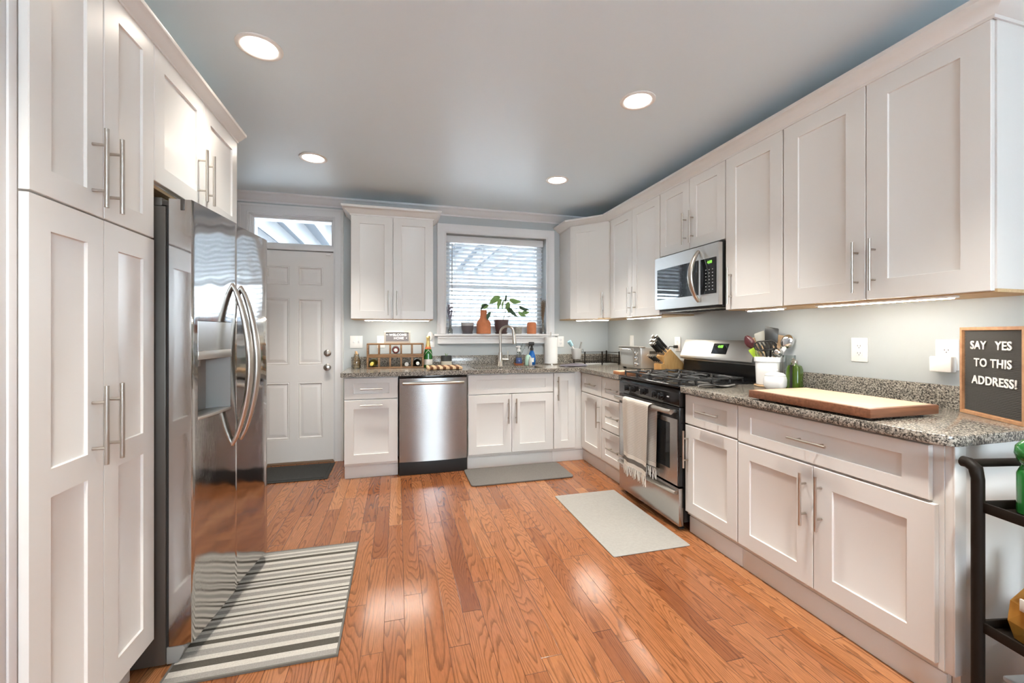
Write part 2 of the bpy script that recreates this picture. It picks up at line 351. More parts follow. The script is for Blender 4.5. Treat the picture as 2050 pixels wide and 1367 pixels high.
# ------------------------------------------------------------------ mesh helpers
class B:
    """collects shapes into one bmesh and links them as one mesh object"""
    def __init__(s): s.bm = bmesh.new()
    def _faces(s, vs, fs):
        v = [s.bm.verts.new(p) for p in vs]
        out = []
        for f in fs:
            try: out.append(s.bm.faces.new([v[i] for i in f]))
            except ValueError: pass
        return v, out
    def box(s, x0, x1, y0, y1, z0, z1, bev=0.0, seg=2):
        vs = [(x, y, z) for z in (z0, z1) for y in (y0, y1) for x in (x0, x1)]
        v, f = s._faces(vs, [(0, 2, 3, 1), (4, 5, 7, 6), (0, 1, 5, 4), (2, 6, 7, 3), (0, 4, 6, 2), (1, 3, 7, 5)])
        if bev:
            es = list({e for q in f for e in q.edges})
            bmesh.ops.bevel(s.bm, geom=es, offset=bev, segments=seg, profile=0.5, affect='EDGES')
        return s
    def prism(s, poly, a0, a1, axis='z', bev=0.0):
        """extrude a 2-D polygon along an axis; poly coords are the other two axes in order"""
        def P(p, a):
            return (p[0], p[1], a) if axis == 'z' else (a, p[0], p[1]) if axis == 'x' else (p[0], a, p[1])
        n = len(poly)
        vs = [P(p, a0) for p in poly] + [P(p, a1) for p in poly]
        v, f = s._faces(vs, [tuple(range(n)), tuple(range(2 * n - 1, n - 1, -1))] + [(i, (i + 1) % n, n + (i + 1) % n, n + i) for i in range(n)])
        bmesh.ops.recalc_face_normals(s.bm, faces=f)
        if bev:
            es = list({e for q in f for e in q.edges})
            bmesh.ops.bevel(s.bm, geom=es, offset=bev, segments=2, profile=0.5, affect='EDGES')
        return s
    def tube(s, pts, r, n=10, cap=True, closed=False, flat=1.0):
        pts = [Vector(p) for p in pts]
        m = len(pts); rs = r if isinstance(r, (list, tuple)) else [r] * m
        rings = []; prev = None
        for i in range(m):
            if closed: t = pts[(i + 1) % m] - pts[i - 1]
            else: t = pts[min(i + 1, m - 1)] - pts[max(i - 1, 0)]
            t.normalize()
            if prev is None:
                a = Vector((0, 0, 1)) if abs(t.z) < 0.9 else Vector((1, 0, 0))
                u = t.cross(a).normalized()
            else:
                u = (prev - t * prev.dot(t))
                u = u.normalized() if u.length > 1e-6 else t.orthogonal().normalized()
            prev = u; w = t.cross(u)
            rings.append([s.bm.verts.new(pts[i] + (u * math.cos(2 * PI * k / n) * flat + w * math.sin(2 * PI * k / n)) * rs[i]) for k in range(n)])
        for i in range(m if closed else m - 1):
            A, Bb = rings[i], rings[(i + 1) % m]
            for k in range(n): s.bm.faces.new((A[k], A[(k + 1) % n], Bb[(k + 1) % n], Bb[k]))
        if cap and not closed:
            s.bm.faces.new(rings[0][::-1]); s.bm.faces.new(rings[-1])
        return s
    def lathe(s, prof, c=(0, 0, 0), n=24, axis='z', capb=True, capt=True, sq=None):
        """prof: [(r, h)] from bottom to top; sq squares the section (superellipse)"""
        rings = []
        for r, h in prof:
            ring = []
            for k in range(n):
                a = 2 * PI * k / n; ca, sa = math.cos(a), math.sin(a)
                if sq:
                    q = (abs(ca) ** sq + abs(sa) ** sq) ** (-1 / sq); ca *= q; sa *= q
                p = (r * ca, r * sa, h) if axis == 'z' else (r * ca, h, r * sa) if axis == 'y' else (h, r * ca, r * sa)
                ring.append(s.bm.verts.new((p[0] + c[0], p[1] + c[1], p[2] + c[2])))
            rings.append(ring)
        fs = []
        for A, Bb in zip(rings, rings[1:]):
            for k in range(n): fs.append(s.bm.faces.new((A[k], A[(k + 1) % n], Bb[(k + 1) % n], Bb[k])))
        if capb: fs.append(s.bm.faces.new(rings[0][::-1]))
        if capt: fs.append(s.bm.faces.new(rings[-1]))
        if axis != 'z': bmesh.ops.recalc_face_normals(s.bm, faces=fs)
        return s
    def ellipsoid(s, c, r, n=12, m=8):
        prof = [(max(1e-4, math.sin(PI * i / m)), -math.cos(PI * i / m)) for i in range(m + 1)]
        rings = [[s.bm.verts.new((c[0] + r[0] * q * math.cos(2 * PI * k / n), c[1] + r[1] * q * math.sin(2 * PI * k / n), c[2] + r[2] * h)) for k in range(n)] for q, h in prof]
        for A, Bb in zip(rings, rings[1:]):
            for k in range(n): s.bm.faces.new((A[k], A[(k + 1) % n], Bb[(k + 1) % n], Bb[k]))
        return s
    def grid(s, fn, nu, nv, thick=0.0):
        """surface fn(u, v) -> point, u and v in 0..1; thickened along z-less normal by solidify when thick"""
        g = [[s.bm.verts.new(fn(i / nu, j / nv)) for j in range(nv + 1)] for i in range(nu + 1)]
        fs = [s.bm.faces.new((g[i][j], g[i + 1][j], g[i + 1][j + 1], g[i][j + 1])) for i in range(nu) for j in range(nv)]
        if thick: bmesh.ops.solidify(s.bm, geom=fs, thickness=thick)
        return s
    def loops(s, rects, y_of=None):
        """nested rectangles (x0, x1, z0, z1, y): bridged outside-in, last one capped; a moulded front facing -y"""
        prev = None
        for x0, x1, z0, z1, y in rects:
            r = [s.bm.verts.new(p) for p in ((x0, y, z0), (x1, y, z0), (x1, y, z1), (x0, y, z1))]
            if prev:
                for k in range(4): s.bm.faces.new((prev[k], prev[(k + 1) % 4], r[(k + 1) % 4], r[k]))
            prev = r
        s.bm.faces.new(prev)
        return s
    def sweep(s, path, prof, closed=False, frame=None):
        """sweep prof [(outward, along)] around a 2-D polyline with mitred corners; outward is to the right of travel.
        frame(p2d, along) -> 3-D"""
        n = len(path); P = [Vector(p) for p in path]
        rings = []
        for i in range(n):
            d1 = (P[i] - P[i - 1]).normalized() if (i > 0 or closed) else None
            d2 = (P[(i + 1) % n] - P[i]).normalized() if (i < n - 1 or closed) else None
            if d1 is None: d1 = d2
            if d2 is None: d2 = d1
            n1 = Vector((d1.y, -d1.x)); n2 = Vector((d2.y, -d2.x))
            mv = n1 + n2; mv = mv / (mv.length_squared / 2) if mv.length > 1e-6 else n1
            rings.append([s.bm.verts.new(frame(P[i] + mv * o, a)) for o, a in prof])
        m = len(prof); fs = []
        for i in range(n if closed else n - 1):
            A, Bb = rings[i], rings[(i + 1) % n]
            for k in range(m): fs.append(s.bm.faces.new((A[k], A[(k + 1) % m], Bb[(k + 1) % m], Bb[k])))
        if not closed: fs += [s.bm.faces.new(rings[0]), s.bm.faces.new(rings[-1][::-1])]
        bmesh.ops.recalc_face_normals(s.bm, faces=fs)
        return s
    def xform(s, mtx): s.bm.transform(mtx); return s
    def obj(s, name, m, parent=None, smooth=38, loc=None, rotz=None):
        bmesh.ops.remove_doubles(s.bm, verts=s.bm.verts, dist=1e-6)
        me = bpy.data.meshes.new(name); s.bm.to_mesh(me); s.bm.free()
        ms = m if isinstance(m, list) else [m]
        for q in ms: me.materials.append(M[q] if isinstance(q, str) else q)
        if smooth:
            me.polygons.foreach_set('use_smooth', [True] * len(me.polygons))
            me.set_sharp_from_angle(angle=math.radians(smooth))
        o = bpy.data.objects.new(name, me); COL.objects.link(o)
        if parent: o.parent = parent
        if loc: o.location = loc
        if rotz is not None: o.rotation_euler = (0, 0, rotz)
        return o

def thing(name, label, cat, loc=(0, 0, 0), rotz=0.0, group=None):
    o = bpy.data.objects.new(name, None); COL.objects.link(o)
    o.empty_display_size = 0.05; o.location = loc; o.rotation_euler = (0, 0, rotz)
    return tag(o, label, cat, group)

def tag(o, label, cat, group=None, kind=None):
    o['label'] = label; o['category'] = cat
    if group: o['group'] = group
    if kind: o['kind'] = kind
    return o

def struct(o): o['kind'] = 'structure'; return o

def text_obj(name, lines, size, m, parent, mtx, depth=0.0015, bold=0.0, spacing=1.0):
    """lines: [(string, x, z)] lettering standing in the local x-z plane, facing -y"""
    bm = bmesh.new()
    for sx, x, z in lines:
        cu = bpy.data.curves.new('lettering', 'FONT'); cu.body = sx; cu.size = size; cu.extrude = depth; cu.offset = bold
        cu.align_x = 'CENTER'; cu.align_y = 'CENTER'; cu.space_character = spacing; cu.resolution_u = 3
        to = bpy.data.objects.new('lettering_source', cu); COL.objects.link(to)
        dg = bpy.context.evaluated_depsgraph_get()
        me = bpy.data.meshes.new_from_object(to.evaluated_get(dg))
        bpy.data.objects.remove(to); bpy.data.curves.remove(cu)
        me.transform(Matrix.Translation((x, 0, z)) @ Matrix.Rotation(PI / 2, 4, 'X'))
        bm.from_mesh(me); bpy.data.meshes.remove(me)
    bm.transform(mtx)
    b = B(); b.bm.free(); b.bm = bm
    return b.obj(name, m, parent, smooth=0)

# ------------------------------------------------------------------ room shell
YB, XW, XL, CEIL = 4.425, 2.355, -1.48, 2.55      # back wall, right wall, left wall, ceiling
YF = -2.6                                          # wall behind the camera
struct(B().box(XL - 0.15, XW + 0.15, YF - 0.15, YB + 0.22, -0.08, 0.0).obj('floor', 'floor', smooth=0))
struct(B().box(XL - 0.15, XW + 0.15, YF - 0.15, YB + 0.22, CEIL, CEIL + 0.1).obj('ceiling', 'ceil', smooth=0))
WB1 = YB + 0.22
DX0, DX1, DZ1 = -1.335, -0.590, 2.368              # door and transom opening
WX0, WX1, WZ0, WZ1 = 0.491, 1.592, 1.216, 2.29     # window opening
b = B()
b.box(XL - 0.15, DX0, YB, WB1, 0, CEIL)
b.box(DX0, DX1, YB, WB1, DZ1, CEIL)
b.box(DX1, WX0, YB, WB1, 0, CEIL)
b.box(WX0, WX1, YB, WB1, 0, WZ0)
b.box(WX0, WX1, YB, WB1, WZ1, CEIL)
b.box(WX1, XW + 0.15, YB, WB1, 0, CEIL)
struct(b.obj('wall_back', 'wall', smooth=0))
struct(B().box(XW, XW + 0.15, YF, YB, 0, CEIL).obj('wall_right', 'wall', smooth=0))
b = B(); b.box(XL - 0.15, XL, YF, YB, 0, CEIL); b.box(XL, -0.90, 1.06, 1.262, 0, CEIL)
struct(b.obj('wall_left', 'wall', smooth=0))
GX0, GX1, GZ0, GZ1 = 0.05, 1.45, 1.00, 2.20         # unseen glazed opening behind the camera, added and sized for fill light
b = B()
b.box(XL - 0.15, GX0, YF - 0.15, YF, 0, CEIL); b.box(GX1, XW + 0.15, YF - 0.15, YF, 0, CEIL)
b.box(GX0, GX1, YF - 0.15, YF, 0, GZ0); b.box(GX0, GX1, YF - 0.15, YF, GZ1, CEIL)
struct(b.obj('wall_front', 'wall', smooth=0))
fw = struct(B().sweep([(GX0, GZ0), (GX0, GZ1), (GX1, GZ1), (GX1, GZ0)], [(0, 0), (0.06, 0), (0.06, 0.06), (0, 0.06)], True, lambda p, a: (p.x, YF - 0.10 + a, p.y)).obj('fill_window', 'trim'))
B().box(GX0 + 0.06, GX1 - 0.06, YF - 0.08, YF - 0.075, GZ0 + 0.06, GZ1 - 0.06).obj('pane', 'pane', fw, smooth=0)
b = B(); b.box(0.72, 0.78, YF - 0.10, YF - 0.04, GZ0 + 0.06, GZ1 - 0.06); b.obj('mullion', 'trim', fw)

# cased board beside the pantry (end of the wall stub, nearest left)
b = B(); b.box(-0.905, -0.872, 0.98, 1.272, 0, 2.535, 0.003); b.box(-0.872, -0.866, 1.245, 1.268, 0, 2.535, 0.002); b.box(-0.872, -0.868, 1.06, 1.20, 0, 2.535, 0.002)
struct(b.obj('trim_5', 'trim'))

# crown on the back wall at the ceiling
crown_prof = [(0, 0), (0.012, 0), (0.014, 0.014), (0.03, 0.022), (0.052, 0.048), (0.06, 0.060), (0.074, 0.066), (0.076, 0.084), (0, 0.084)]
struct(B().sweep([(XL, YB), (XW, YB)], crown_prof, False, lambda p, a: (p.x, p.y, CEIL - 0.084 + a)).obj('trim_1', 'trim'))
# door casing
cas = [(0, 0), (0, 0.016), (0.012, 0.020), (0.020, 0.016), (0.062, 0.013), (0.072, 0.020), (0.085, 0.022), (0.088, 0)]
struct(B().sweep([(DX0 + 0.004, 0), (DX0 + 0.004, DZ1 - 0.004), (DX1 - 0.004, DZ1 - 0.004), (DX1 - 0.004, 0)], [(-o, a) for o, a in cas], False, lambda p, a: (p.x, YB - a, p.y)).obj('trim_2', 'trim'))
# window casing, stool and apron
struct(B().sweep([(WX0, 1.24), (WX0, WZ1), (WX1, WZ1), (WX1, 1.24)], [(-o, a) for o, a in [(0, 0), (0, 0.014), (0.012, 0.02), (0.02, 0.015), (0.068, 0.013), (0.078, 0.02), (0.092, 0.024), (0.096, 0)]], False, lambda p, a: (p.x, YB - a, p.y)).obj('trim_3', 'trim'))
b = B(); b.box(0.365, 1.728, YB - 0.048, YB, 1.216, 1.238, 0.004); b.box(WX0 + 0.002, WX1 - 0.002, YB - 0.001, YB + 0.14, 1.2165, 1.238)
b.box(0.402, 1.69, YB - 0.024, YB, 1.135, 1.216, 0.003); b.box(0.402, 1.69, YB - 0.034, YB, 1.190, 1.216, 0.003); b.box(0.402, 1.69, YB - 0.030, YB, 1.135, 1.150, 0.003)
struct(b.obj('trim_4', 'trim'))

# ---- exterior door with transom
dt = struct(thing('door_1', 'white six panel door with a glass transom above', 'door')); del dt['category']
def six_panel(parent):
    b = B(); x0, x1, z0, z1, y = DX0 + 0.012, DX1 - 0.012, 0.014, 2.030, 4.44
    xs = [x0, -1.215, -0.992, -0.918, -0.697, x1]
    zs = [z0, 0.232, 0.776, 0.942, 1.578, 1.702, 1.884, z1]
    for i in range(5):
        for j in range(7):
            c = (xs[i], xs[i + 1], zs[j], zs[j + 1])
            if i in (1, 3) and j in (1, 3, 5):
                a = lambda t, d: (c[0] + t, c[1] - t, c[2] + t, c[3] - t, y + d)
                b.loops([a(0, 0), a(0.004, 0.003), a(0.010, -0.001), a(0.018, 0.010), a(0.026, 0.011), a(0.052, 0.003), a(0.054, 0.003)])
            else:
                b.loops([(c[0], c[1], c[2], c[3], y)])
    b.box(x0, x1, y + 0.02, y + 0.045, z0, z1)
    for xa, xb, za, zb in ((x0 - 0.0, x0 + 0.001, z0, z1), (x1 - 0.001, x1, z0, z1), (x0, x1, z0, z0 + 0.001), (x0, x1, z1 - 0.001, z1)):
        b.box(xa, xb, y, y + 0.03, za, zb)
    return b.obj('door_panel', 'doorp', parent, smooth=20)
dp = six_panel(dt)
b = B(); y = 4.44                                    # frame, head between door and transom, transom sash
b.box(DX0, DX0 + 0.012, YB, WB1, 0, DZ1); b.box(DX1 - 0.012, DX1, YB, WB1, 0, DZ1); b.box(DX0, DX1, YB, WB1, DZ1 - 0.010, DZ1)
b.box(DX0, DX1, YB + 0.006, WB1, 2.040, 2.085, 0.003)
b.box(DX0 + 0.012, DX0 + 0.024, 4.4865, 4.50, 0.012, 2.045); b.box(DX1 - 0.024, DX1 - 0.012, 4.4865, 4.50, 0.012, 2.045); b.box(DX0, DX1, 4.4865, 4.50, 2.015, 2.045)  # stops added behind the door to block daylight leaking past its edges
b.obj('door_frame', 'trim', dt)
b = B(); b.sweep([(DX0 + 0.012, 2.085), (DX0 + 0.012, DZ1 - 0.010), (DX1 - 0.012, DZ1 - 0.010), (DX1 - 0.012, 2.085)], [(0, 0), (0.008, 0), (0.012, 0.012), (0.022, 0.014), (0.022, 0.04), (0, 0.04)], True, lambda p, a: (p.x, YB + 0.03 + a, p.y))
b.obj('transom_frame', 'trim', dt)
B().box(DX0 + 0.03, DX1 - 0.03, YB + 0.062, YB + 0.066, 2.10, DZ1 - 0.03).obj('transom_glass', 'pane_dimmed', dt, smooth=0)
B().box(DX0, DX1, 4.40, WB1, 0, 0.012).obj('threshold', 'gap', dt)
for nm, z, hl in (('deadbolt', 1.052, 0.022), ('door_knob', 0.915, 0.058)):
    b = B(); b.lathe([(0.033, 0), (0.033, -0.005), (0.028, -0.010), (0.014, -0.013)], (-0.657, 4.4395, z), 20, 'y')
    if nm == 'door_knob': b.lathe([(0.012, -0.012), (0.013, -0.03), (0.026, -0.040), (0.030, -0.052), (0.027, -0.064), (0.012, -0.068)], (-0.657, 4.4395, z), 20, 'y')
    else: b.lathe([(0.024, -0.008), (0.024, -0.016), (0.018, -0.020)], (-0.657, 4.4395, z), 20, 'y'); b.box(-0.660, -0.654, 4.406, 4.421, z - 0.016, z + 0.016, 0.002)
    b.obj(nm, 'brass', dt)
B().box(-0.668, -0.628, 4.424, 4.4398, 2.000, 2.012, 0.002).obj('alarm_sensor', 'white_plastic', dt)

# ---- window sash and glass
wn = struct(thing('window_1', 'white window over the kitchen sink', 'window')); del wn['category']
b = B(); yy = YB + 0.15
b.sweep([(WX0, 1.238), (WX0, WZ1), (WX1, WZ1), (WX1, 1.238)], [(0, 0), (0.055, 0), (0.055, 0.05), (0, 0.05)], True, lambda p, a: (p.x, yy + a, p.y))
b.box(WX0 + 0.05, WX1 - 0.05, yy + 0.005, yy + 0.045, 1.735, 1.775); b.box(WX0 + 0.05, WX1 - 0.05, yy + 0.003, yy + 0.045, 1.29, 1.325)
b.obj('window_frame', 'trim', wn)
B().box(WX0 + 0.05, WX1 - 0.05, yy + 0.025, yy + 0.029, 1.29, WZ1 - 0.05).obj('pane', 'pane_dimmed', wn, smooth=0)

# ---- blind
bl = thing('window_blind', 'white horizontal slat blind hanging in the window above the sink', 'blind')
BY = 4.528
B().box(WX0 + 0.006, WX1 - 0.006, BY - 0.035, BY + 0.025, 2.215, 2.285, 0.003).obj('headrail', 'trim', bl)
b = B()
for i in range(20):
    z = 2.188 - i * 0.0445
    b.grid(lambda u, v, z=z: (WX0 + 0.010 + u * (WX1 - WX0 - 0.020), BY - 0.025 + 0.05 * v, z + 0.014 * (0.5 - v) + 0.003 * (1 - (2 * v - 1) ** 2)), 1, 4, 0.0026)
b.obj('slats', 'slat', bl)
B().box(WX0 + 0.010, WX1 - 0.010, BY - 0.025, BY + 0.025, 1.305, 1.322, 0.004).obj('bottom_rail', 'trim', bl)
b = B()
for x in (0.60, 0.90, 1.20, 1.49):
    for dy in (-0.027, 0.027): b.tube([(x, BY + dy, 2.22), (x, BY + dy, 1.315)], 0.0012, 5)
b.obj('ladder_cord', 'trim', bl)
B().tube([(0.560, BY - 0.045, 2.20), (0.559, BY - 0.047, 1.62)], 0.004, 8).obj('tilt_wand', 'grey_plastic', bl)

# ---- outside: deck overhead, ground, pale wall
dk = thing('deck', 'white painted deck joists seen through the glass above the door', 'deck')
B().box(-5, 6, 5.0, 8.6, 2.60, 2.63).obj('deck_boards', 'outgrey', dk, smooth=0)
for i in range(30):
    x = -3.6 + i * 0.305
    B().box(x, x + 0.045, 4.86, 8.5, 2.41, 2.60).obj('joist', 'outwhite', dk, smooth=0)
B().box(-5, 6, 4.80, 4.86, 2.40, 2.60).obj('ledger_beam', 'outwhite', dk, smooth=0)
B().box(-5, 6, 8.5, 8.6, 2.26, 2.60).obj('rim_beam', 'outwhite', dk, smooth=0)
for x in (-3.5, 3.6): B().box(x, x + 0.14, 8.45, 8.6, -0.2, 2.4).obj('post', 'outwhite', dk, smooth=0)
struct(B().box(-30, 30, WB1, 40, -0.25, -0.2).obj('ground', 'ground', smooth=0))
gf = thing('fence', 'pale board fence beyond the kitchen window', 'fence')
B().box(-9, 12, 11.0, 11.04, -0.2, 1.72).obj('boards', 'outwhite', gf, smooth=0)
B().box(-9, 12, 10.95, 11.0, 1.46, 1.60).obj('fence_rail', 'outgrey', gf, smooth=0)
gs = thing('garden_wall', 'white boarded side wall under the deck outside the door', 'wall')
B().box(-2.6, -2.5, 4.9, 8.4, -0.2, 2.40).obj('boards', 'outwhite', gs, smooth=0)

# ------------------------------------------------------------------ ceiling downlights
def downlight(x, y, label, watts=CAN_WATTS):
    t = thing('recessed_downlight', label, 'ceiling light', (x, y, CEIL), 0, 'recessed ceiling downlights')
    B().lathe([(0.097, -0.0005), (0.097, -0.004), (0.090, -0.008), (0.076, -0.006), (0.073, -0.003), (0.073, -0.0005)], (0, 0, 0), 40, capb=False, capt=False).obj('trim_ring', 'white_plastic', t)
    B().lathe([(0.001, -0.004), (0.0735, -0.0035)], (0, 0, 0), 32, capb=True, capt=False).obj('lens', 'can', t)
    ld = bpy.data.lights.new('downlight_beam', 'SPOT'); ld.energy = watts; ld.spot_size = math.radians(98); ld.spot_blend = 1.0
    ld.color = (1.0, 0.945, 0.85); ld.shadow_soft_size = 0.06
    lo = bpy.data.objects.new('beam', ld); COL.objects.link(lo); lo.parent = t; lo.location = (0, 0, -0.012)
    return t
downlight(-0.608, 2.165, 'round recessed ceiling light above the refrigerator, largest in view on the left', 24.0)
downlight(-0.605, 3.424, 'round recessed ceiling light in front of the door with the transom')
downlight(1.303, 2.103, 'round recessed ceiling light in front of the microwave, larger of the two on the right')
downlight(1.314, 3.368, 'round recessed ceiling light nearest the corner wall cabinet, smallest of the four')
for i, (x, y) in enumerate(((-0.6, 0.6), (1.3, 0.6), (-0.6, -1.2), (1.3, -1.2))):  # unseen lamps, added to fill the room from behind the camera
    downlight(x, y, 'unseen round ceiling light added behind the viewpoint as fill', 115.0)

# ------------------------------------------------------------------ cabinets
ST = 0.057
def shaker(b, x0, x1, z0, z1, st=ST, sz=None, y=0.0, t=0.020):
    sz = sz or st
    c = lambda o, d: (x0 + o, x1 - o, z0 + o, z1 - o, y + d)
    k = lambda o, d: (x0 + st + o, x1 - st - o, z0 + sz + o, z1 - sz - o, y + d)
    b.loops([c(0, t), c(0, 0.0018), c(0.0018, 0), k(0, 0), k(0.0015, 0.0075), k(0.003, 0.008)])
    return b
def shaker_two(b, x0, x1, z0, z1, st, sz, ma, mb, y=0.0, t=0.020):
    """shaker door with two recessed panels, a rail between heights ma and mb"""
    xa, xb, za, zb, e = x0 + st, x1 - st, z0 + sz, z1 - sz, 0.0018
    for c in ((x0, x1, z0, za), (x0, x1, zb, z1), (x0, xa, za, zb), (xb, x1, za, zb), (xa, xb, ma, mb)): b.loops([(c[0], c[1], c[2], c[3], y)])
    for lo, hi in ((za, ma), (mb, zb)):
        b.loops([(xa + o, xb - o, lo + o, hi - o, y + d) for o, d in ((0, 0), (0.0015, 0.0075), (0.003, 0.008))])
    for c in ((x0, x0 + 1e-4, z0, z1), (x1 - 1e-4, x1, z0, z1), (x0, x1, z0, z0 + 1e-4), (x0, x1, z1 - 1e-4, z1)): b.box(c[0], c[1], y, y + t, c[2], c[3])
    return b
def pull(parent, x, z, L, orient, m='nickel'):
    b = B(); h = L / 2; r = 0.006; s = -0.034; q = h * 0.58
    if orient == 'v':
        b.tube([(x, s, z - h), (x, s, z + h)], r, 12)
        for d in (-q, q): b.tube([(x, s, z + d), (x, 0.001, z + d)], 0.0045, 10)
    else:
        b.tube([(x - h, s, z), (x + h, s, z)], r, 12)
        for d in (-q, q): b.tube([(x + d, s, z), (x + d, 0.001, z)], 0.0045, 10)
    return b.obj('handle', m, parent)

def cabinet(name, label, cat, loc, rotz, W, D, z0, z1, fronts, toe=None, ply=False, hollow=False, group=None, toe_ext=(0, 0), depth0=0.0215):
    """local frame: x along the front (viewer's left to right), y into the cabinet, z up; doors' faces lie at y = 0"""
    t = thing(name, label, cat, loc, rotz, group)
    b = B(); g = 0.0005
    if hollow:
        b.box(g, 0.018, depth0, D, z0, z1); b.box(W - 0.018, W - g, depth0, D, z0, z1); b.box(0.018, W - 0.018, depth0, D, z0, z0 + 0.018)
        b.box(0.018, W - 0.018, D - 0.012, D, z0 + 0.018, z1 - 0.25); b.box(0.018, W - 0.018, depth0, depth0 + 0.018, z1 - 0.03, z1); b.box(0.018, W - 0.018, depth0, depth0 + 0.018, z0 + 0.018, z0 + 0.05)
        b.box(W / 2 - 0.02, W / 2 + 0.02, depth0, depth0 + 0.018, z0 + 0.05, z1 - 0.03); b.box(0.018, W - 0.018, depth0, depth0 + 0.018, z1 - 0.21, z1 - 0.17)
    else:
        b.box(g, W - g, depth0, D, z0 + (0.012 if ply else 0), z1)
    b.obj('body', 'cab', t)
    if ply: B().box(g, W - g, depth0 + 0.002, D, z0, z0 + 0.0118).obj('bottom_panel', 'ply', t, smooth=0)
    for f in fronts:
        kind, x0, x1, fz0, fz1, h = f[:6]
        st = f[6] if len(f) > 6 else ST
        o = (shaker_two(B(), x0, x1, fz0, fz1, st, *f[7:10]) if len(f) > 8 else shaker(B(), x0, x1, fz0, fz1, st, f[7] if len(f) > 7 else None)).obj(kind, 'cab', t, smooth=20)
        if h: pull(o, h[1], h[2], h[3] if len(h) > 3 else 0.229, h[0])
    if toe:
        b = B(); b.box(g + toe_ext[0], W - g + toe_ext[1], toe[0], toe[0] + 0.018, 0.0, z0 - 0.0005)
        if len(toe) > 1: b.box(g + toe_ext[0], W - g + toe_ext[1], toe[0] - 0.006, toe[0], 0.0, toe[1], 0.002)
        b.obj('toe_kick', 'cab', t)
    return t

RB, RL, RR, RD = 0.0, PI / 2, -PI / 2, -PI / 4
# ---- back run, doors at y = 3.80
FB = 3.800; BD = YB - FB - 0.002
cabinet('base_cabinet', 'white base cabinet with one drawer over a pull-out door, left of the dishwasher', 'cabinet', (-0.434, FB, 0), RB, 0.440, BD, 0.114, 0.872,
        [('drawer', 0.003, 0.437, 0.684, 0.862, ('h', 0.222, 0.770, 0.178), 0.070, 0.045), ('door', 0.003, 0.437, 0.136, 0.674, ('h', 0.222, 0.632, 0.178), 0.075)], toe=(0.055, 0.10))
cabinet('sink_cabinet', 'white sink base cabinet with a long false drawer front over two doors', 'cabinet', (0.617, FB, 0), RB, 0.828, BD, 0.114, 0.872,
        [('false_front', 0.004, 0.824, 0.686, 0.862, None, 0.078, 0.045), ('door', 0.004, 0.4125, 0.136, 0.676, ('v', 0.378, 0.524), 0.078, 0.075), ('door', 0.4155, 0.824, 0.136, 0.676, ('v', 0.452, 0.524), 0.078, 0.075)], toe=(0.040, 0.10), hollow=True)
cabinet('base_cabinet', 'narrow white base cabinet with one tall door, right of the sink cabinet', 'cabinet', (1.4455, FB, 0), RB, 0.3105, BD, 0.114, 0.872,
        [('door', 0.004, 0.226, 0.136, 0.862, ('v', 0.042, 0.716), 0.075)], toe=(0.040, 0.10), toe_ext=(0, 0.019))
# ---- right run, doors at x = 1.735
FR = 1.735; RDp = XW - FR - 0.002
cabinet('base_cabinet', 'white corner base cabinet with a small drawer over one door, beside the inner corner', 'cabinet', (FR, 3.8205, 0), RR, 0.4395, RDp, 0.114, 0.872,
        [('drawer', 0.0245, 0.4355, 0.684, 0.862, ('h', 0.2685, 0.770, 0.20), 0.075, 0.045), ('door', 0.0245, 0.4355, 0.136, 0.674, ('v', 0.4015, 0.520), 0.075)], toe=(0.040, 0.10), toe_ext=(-0.019, 0))
cabinet('drawer_cabinet', 'white base cabinet with three stacked drawers, left of the range', 'cabinet', (FR, 3.380, 0), RR, 0.360, RDp, 0.114, 0.872,
        [('drawer', 0.004, 0.356, 0.684, 0.862, ('h', 0.228, 0.770, 0.20), 0.060, 0.045), ('drawer', 0.004, 0.356, 0.412, 0.674, ('h', 0.236, 0.538, 0.20), 0.060), ('drawer', 0.004, 0.356, 0.136, 0.402, ('h', 0.242, 0.272, 0.20), 0.060)], toe=(0.040, 0.10))
cabinet('base_cabinet', 'white base cabinet with a drawer over one door, right of the range', 'cabinet', (FR, 2.262, 0), RR, 0.421, RDp, 0.114, 0.872,
        [('drawer', 0.003, 0.418, 0.684, 0.862, ('h', 0.224, 0.777, 0.175), 0.070, 0.045), ('door', 0.003, 0.418, 0.136, 0.674, ('v', 0.028, 0.526), 0.070)], toe=(0.040, 0.10))
cabinet('base_cabinet', 'widest white base cabinet, one wide drawer over two doors, under the big cutting board', 'cabinet', (FR, 1.840, 0), RR, 0.862, RDp, 0.114, 0.872,
        [('drawer', 0.003, 0.832, 0.676, 0.862, ('h', 0.410, 0.770, 0.178), 0.080, 0.050), ('door', 0.003, 0.418, 0.136, 0.666, ('v', 0.385, 0.515), 0.075), ('door', 0.422, 0.848, 0.136, 0.666, ('v', 0.457, 0.520), 0.080)], toe=(0.040, 0.10))
ep = thing('end_panel', 'white end panel closing the cabinet run beside the cart', 'panel')
b = B(); b.prism([(FR + 0.024, 0.872), (FR + 0.024, 0.114), (FR + 0.058, 0.114), (FR + 0.058, 0.0), (XW - 0.001, 0.0), (XW - 0.001, 0.872)], 0.955, 0.9775, 'y', 0.001); b.obj('panel_board', 'cab', ep)
b = B(); b.box(FR + 0.022, FR + 0.075, 0.950, 0.955, 0.116, 0.870, 0.001); b.box(FR + 0.075, XW - 0.001, 0.950, 0.955, 0.80, 0.870, 0.001); b.obj('edge_moulding', 'cab', ep)

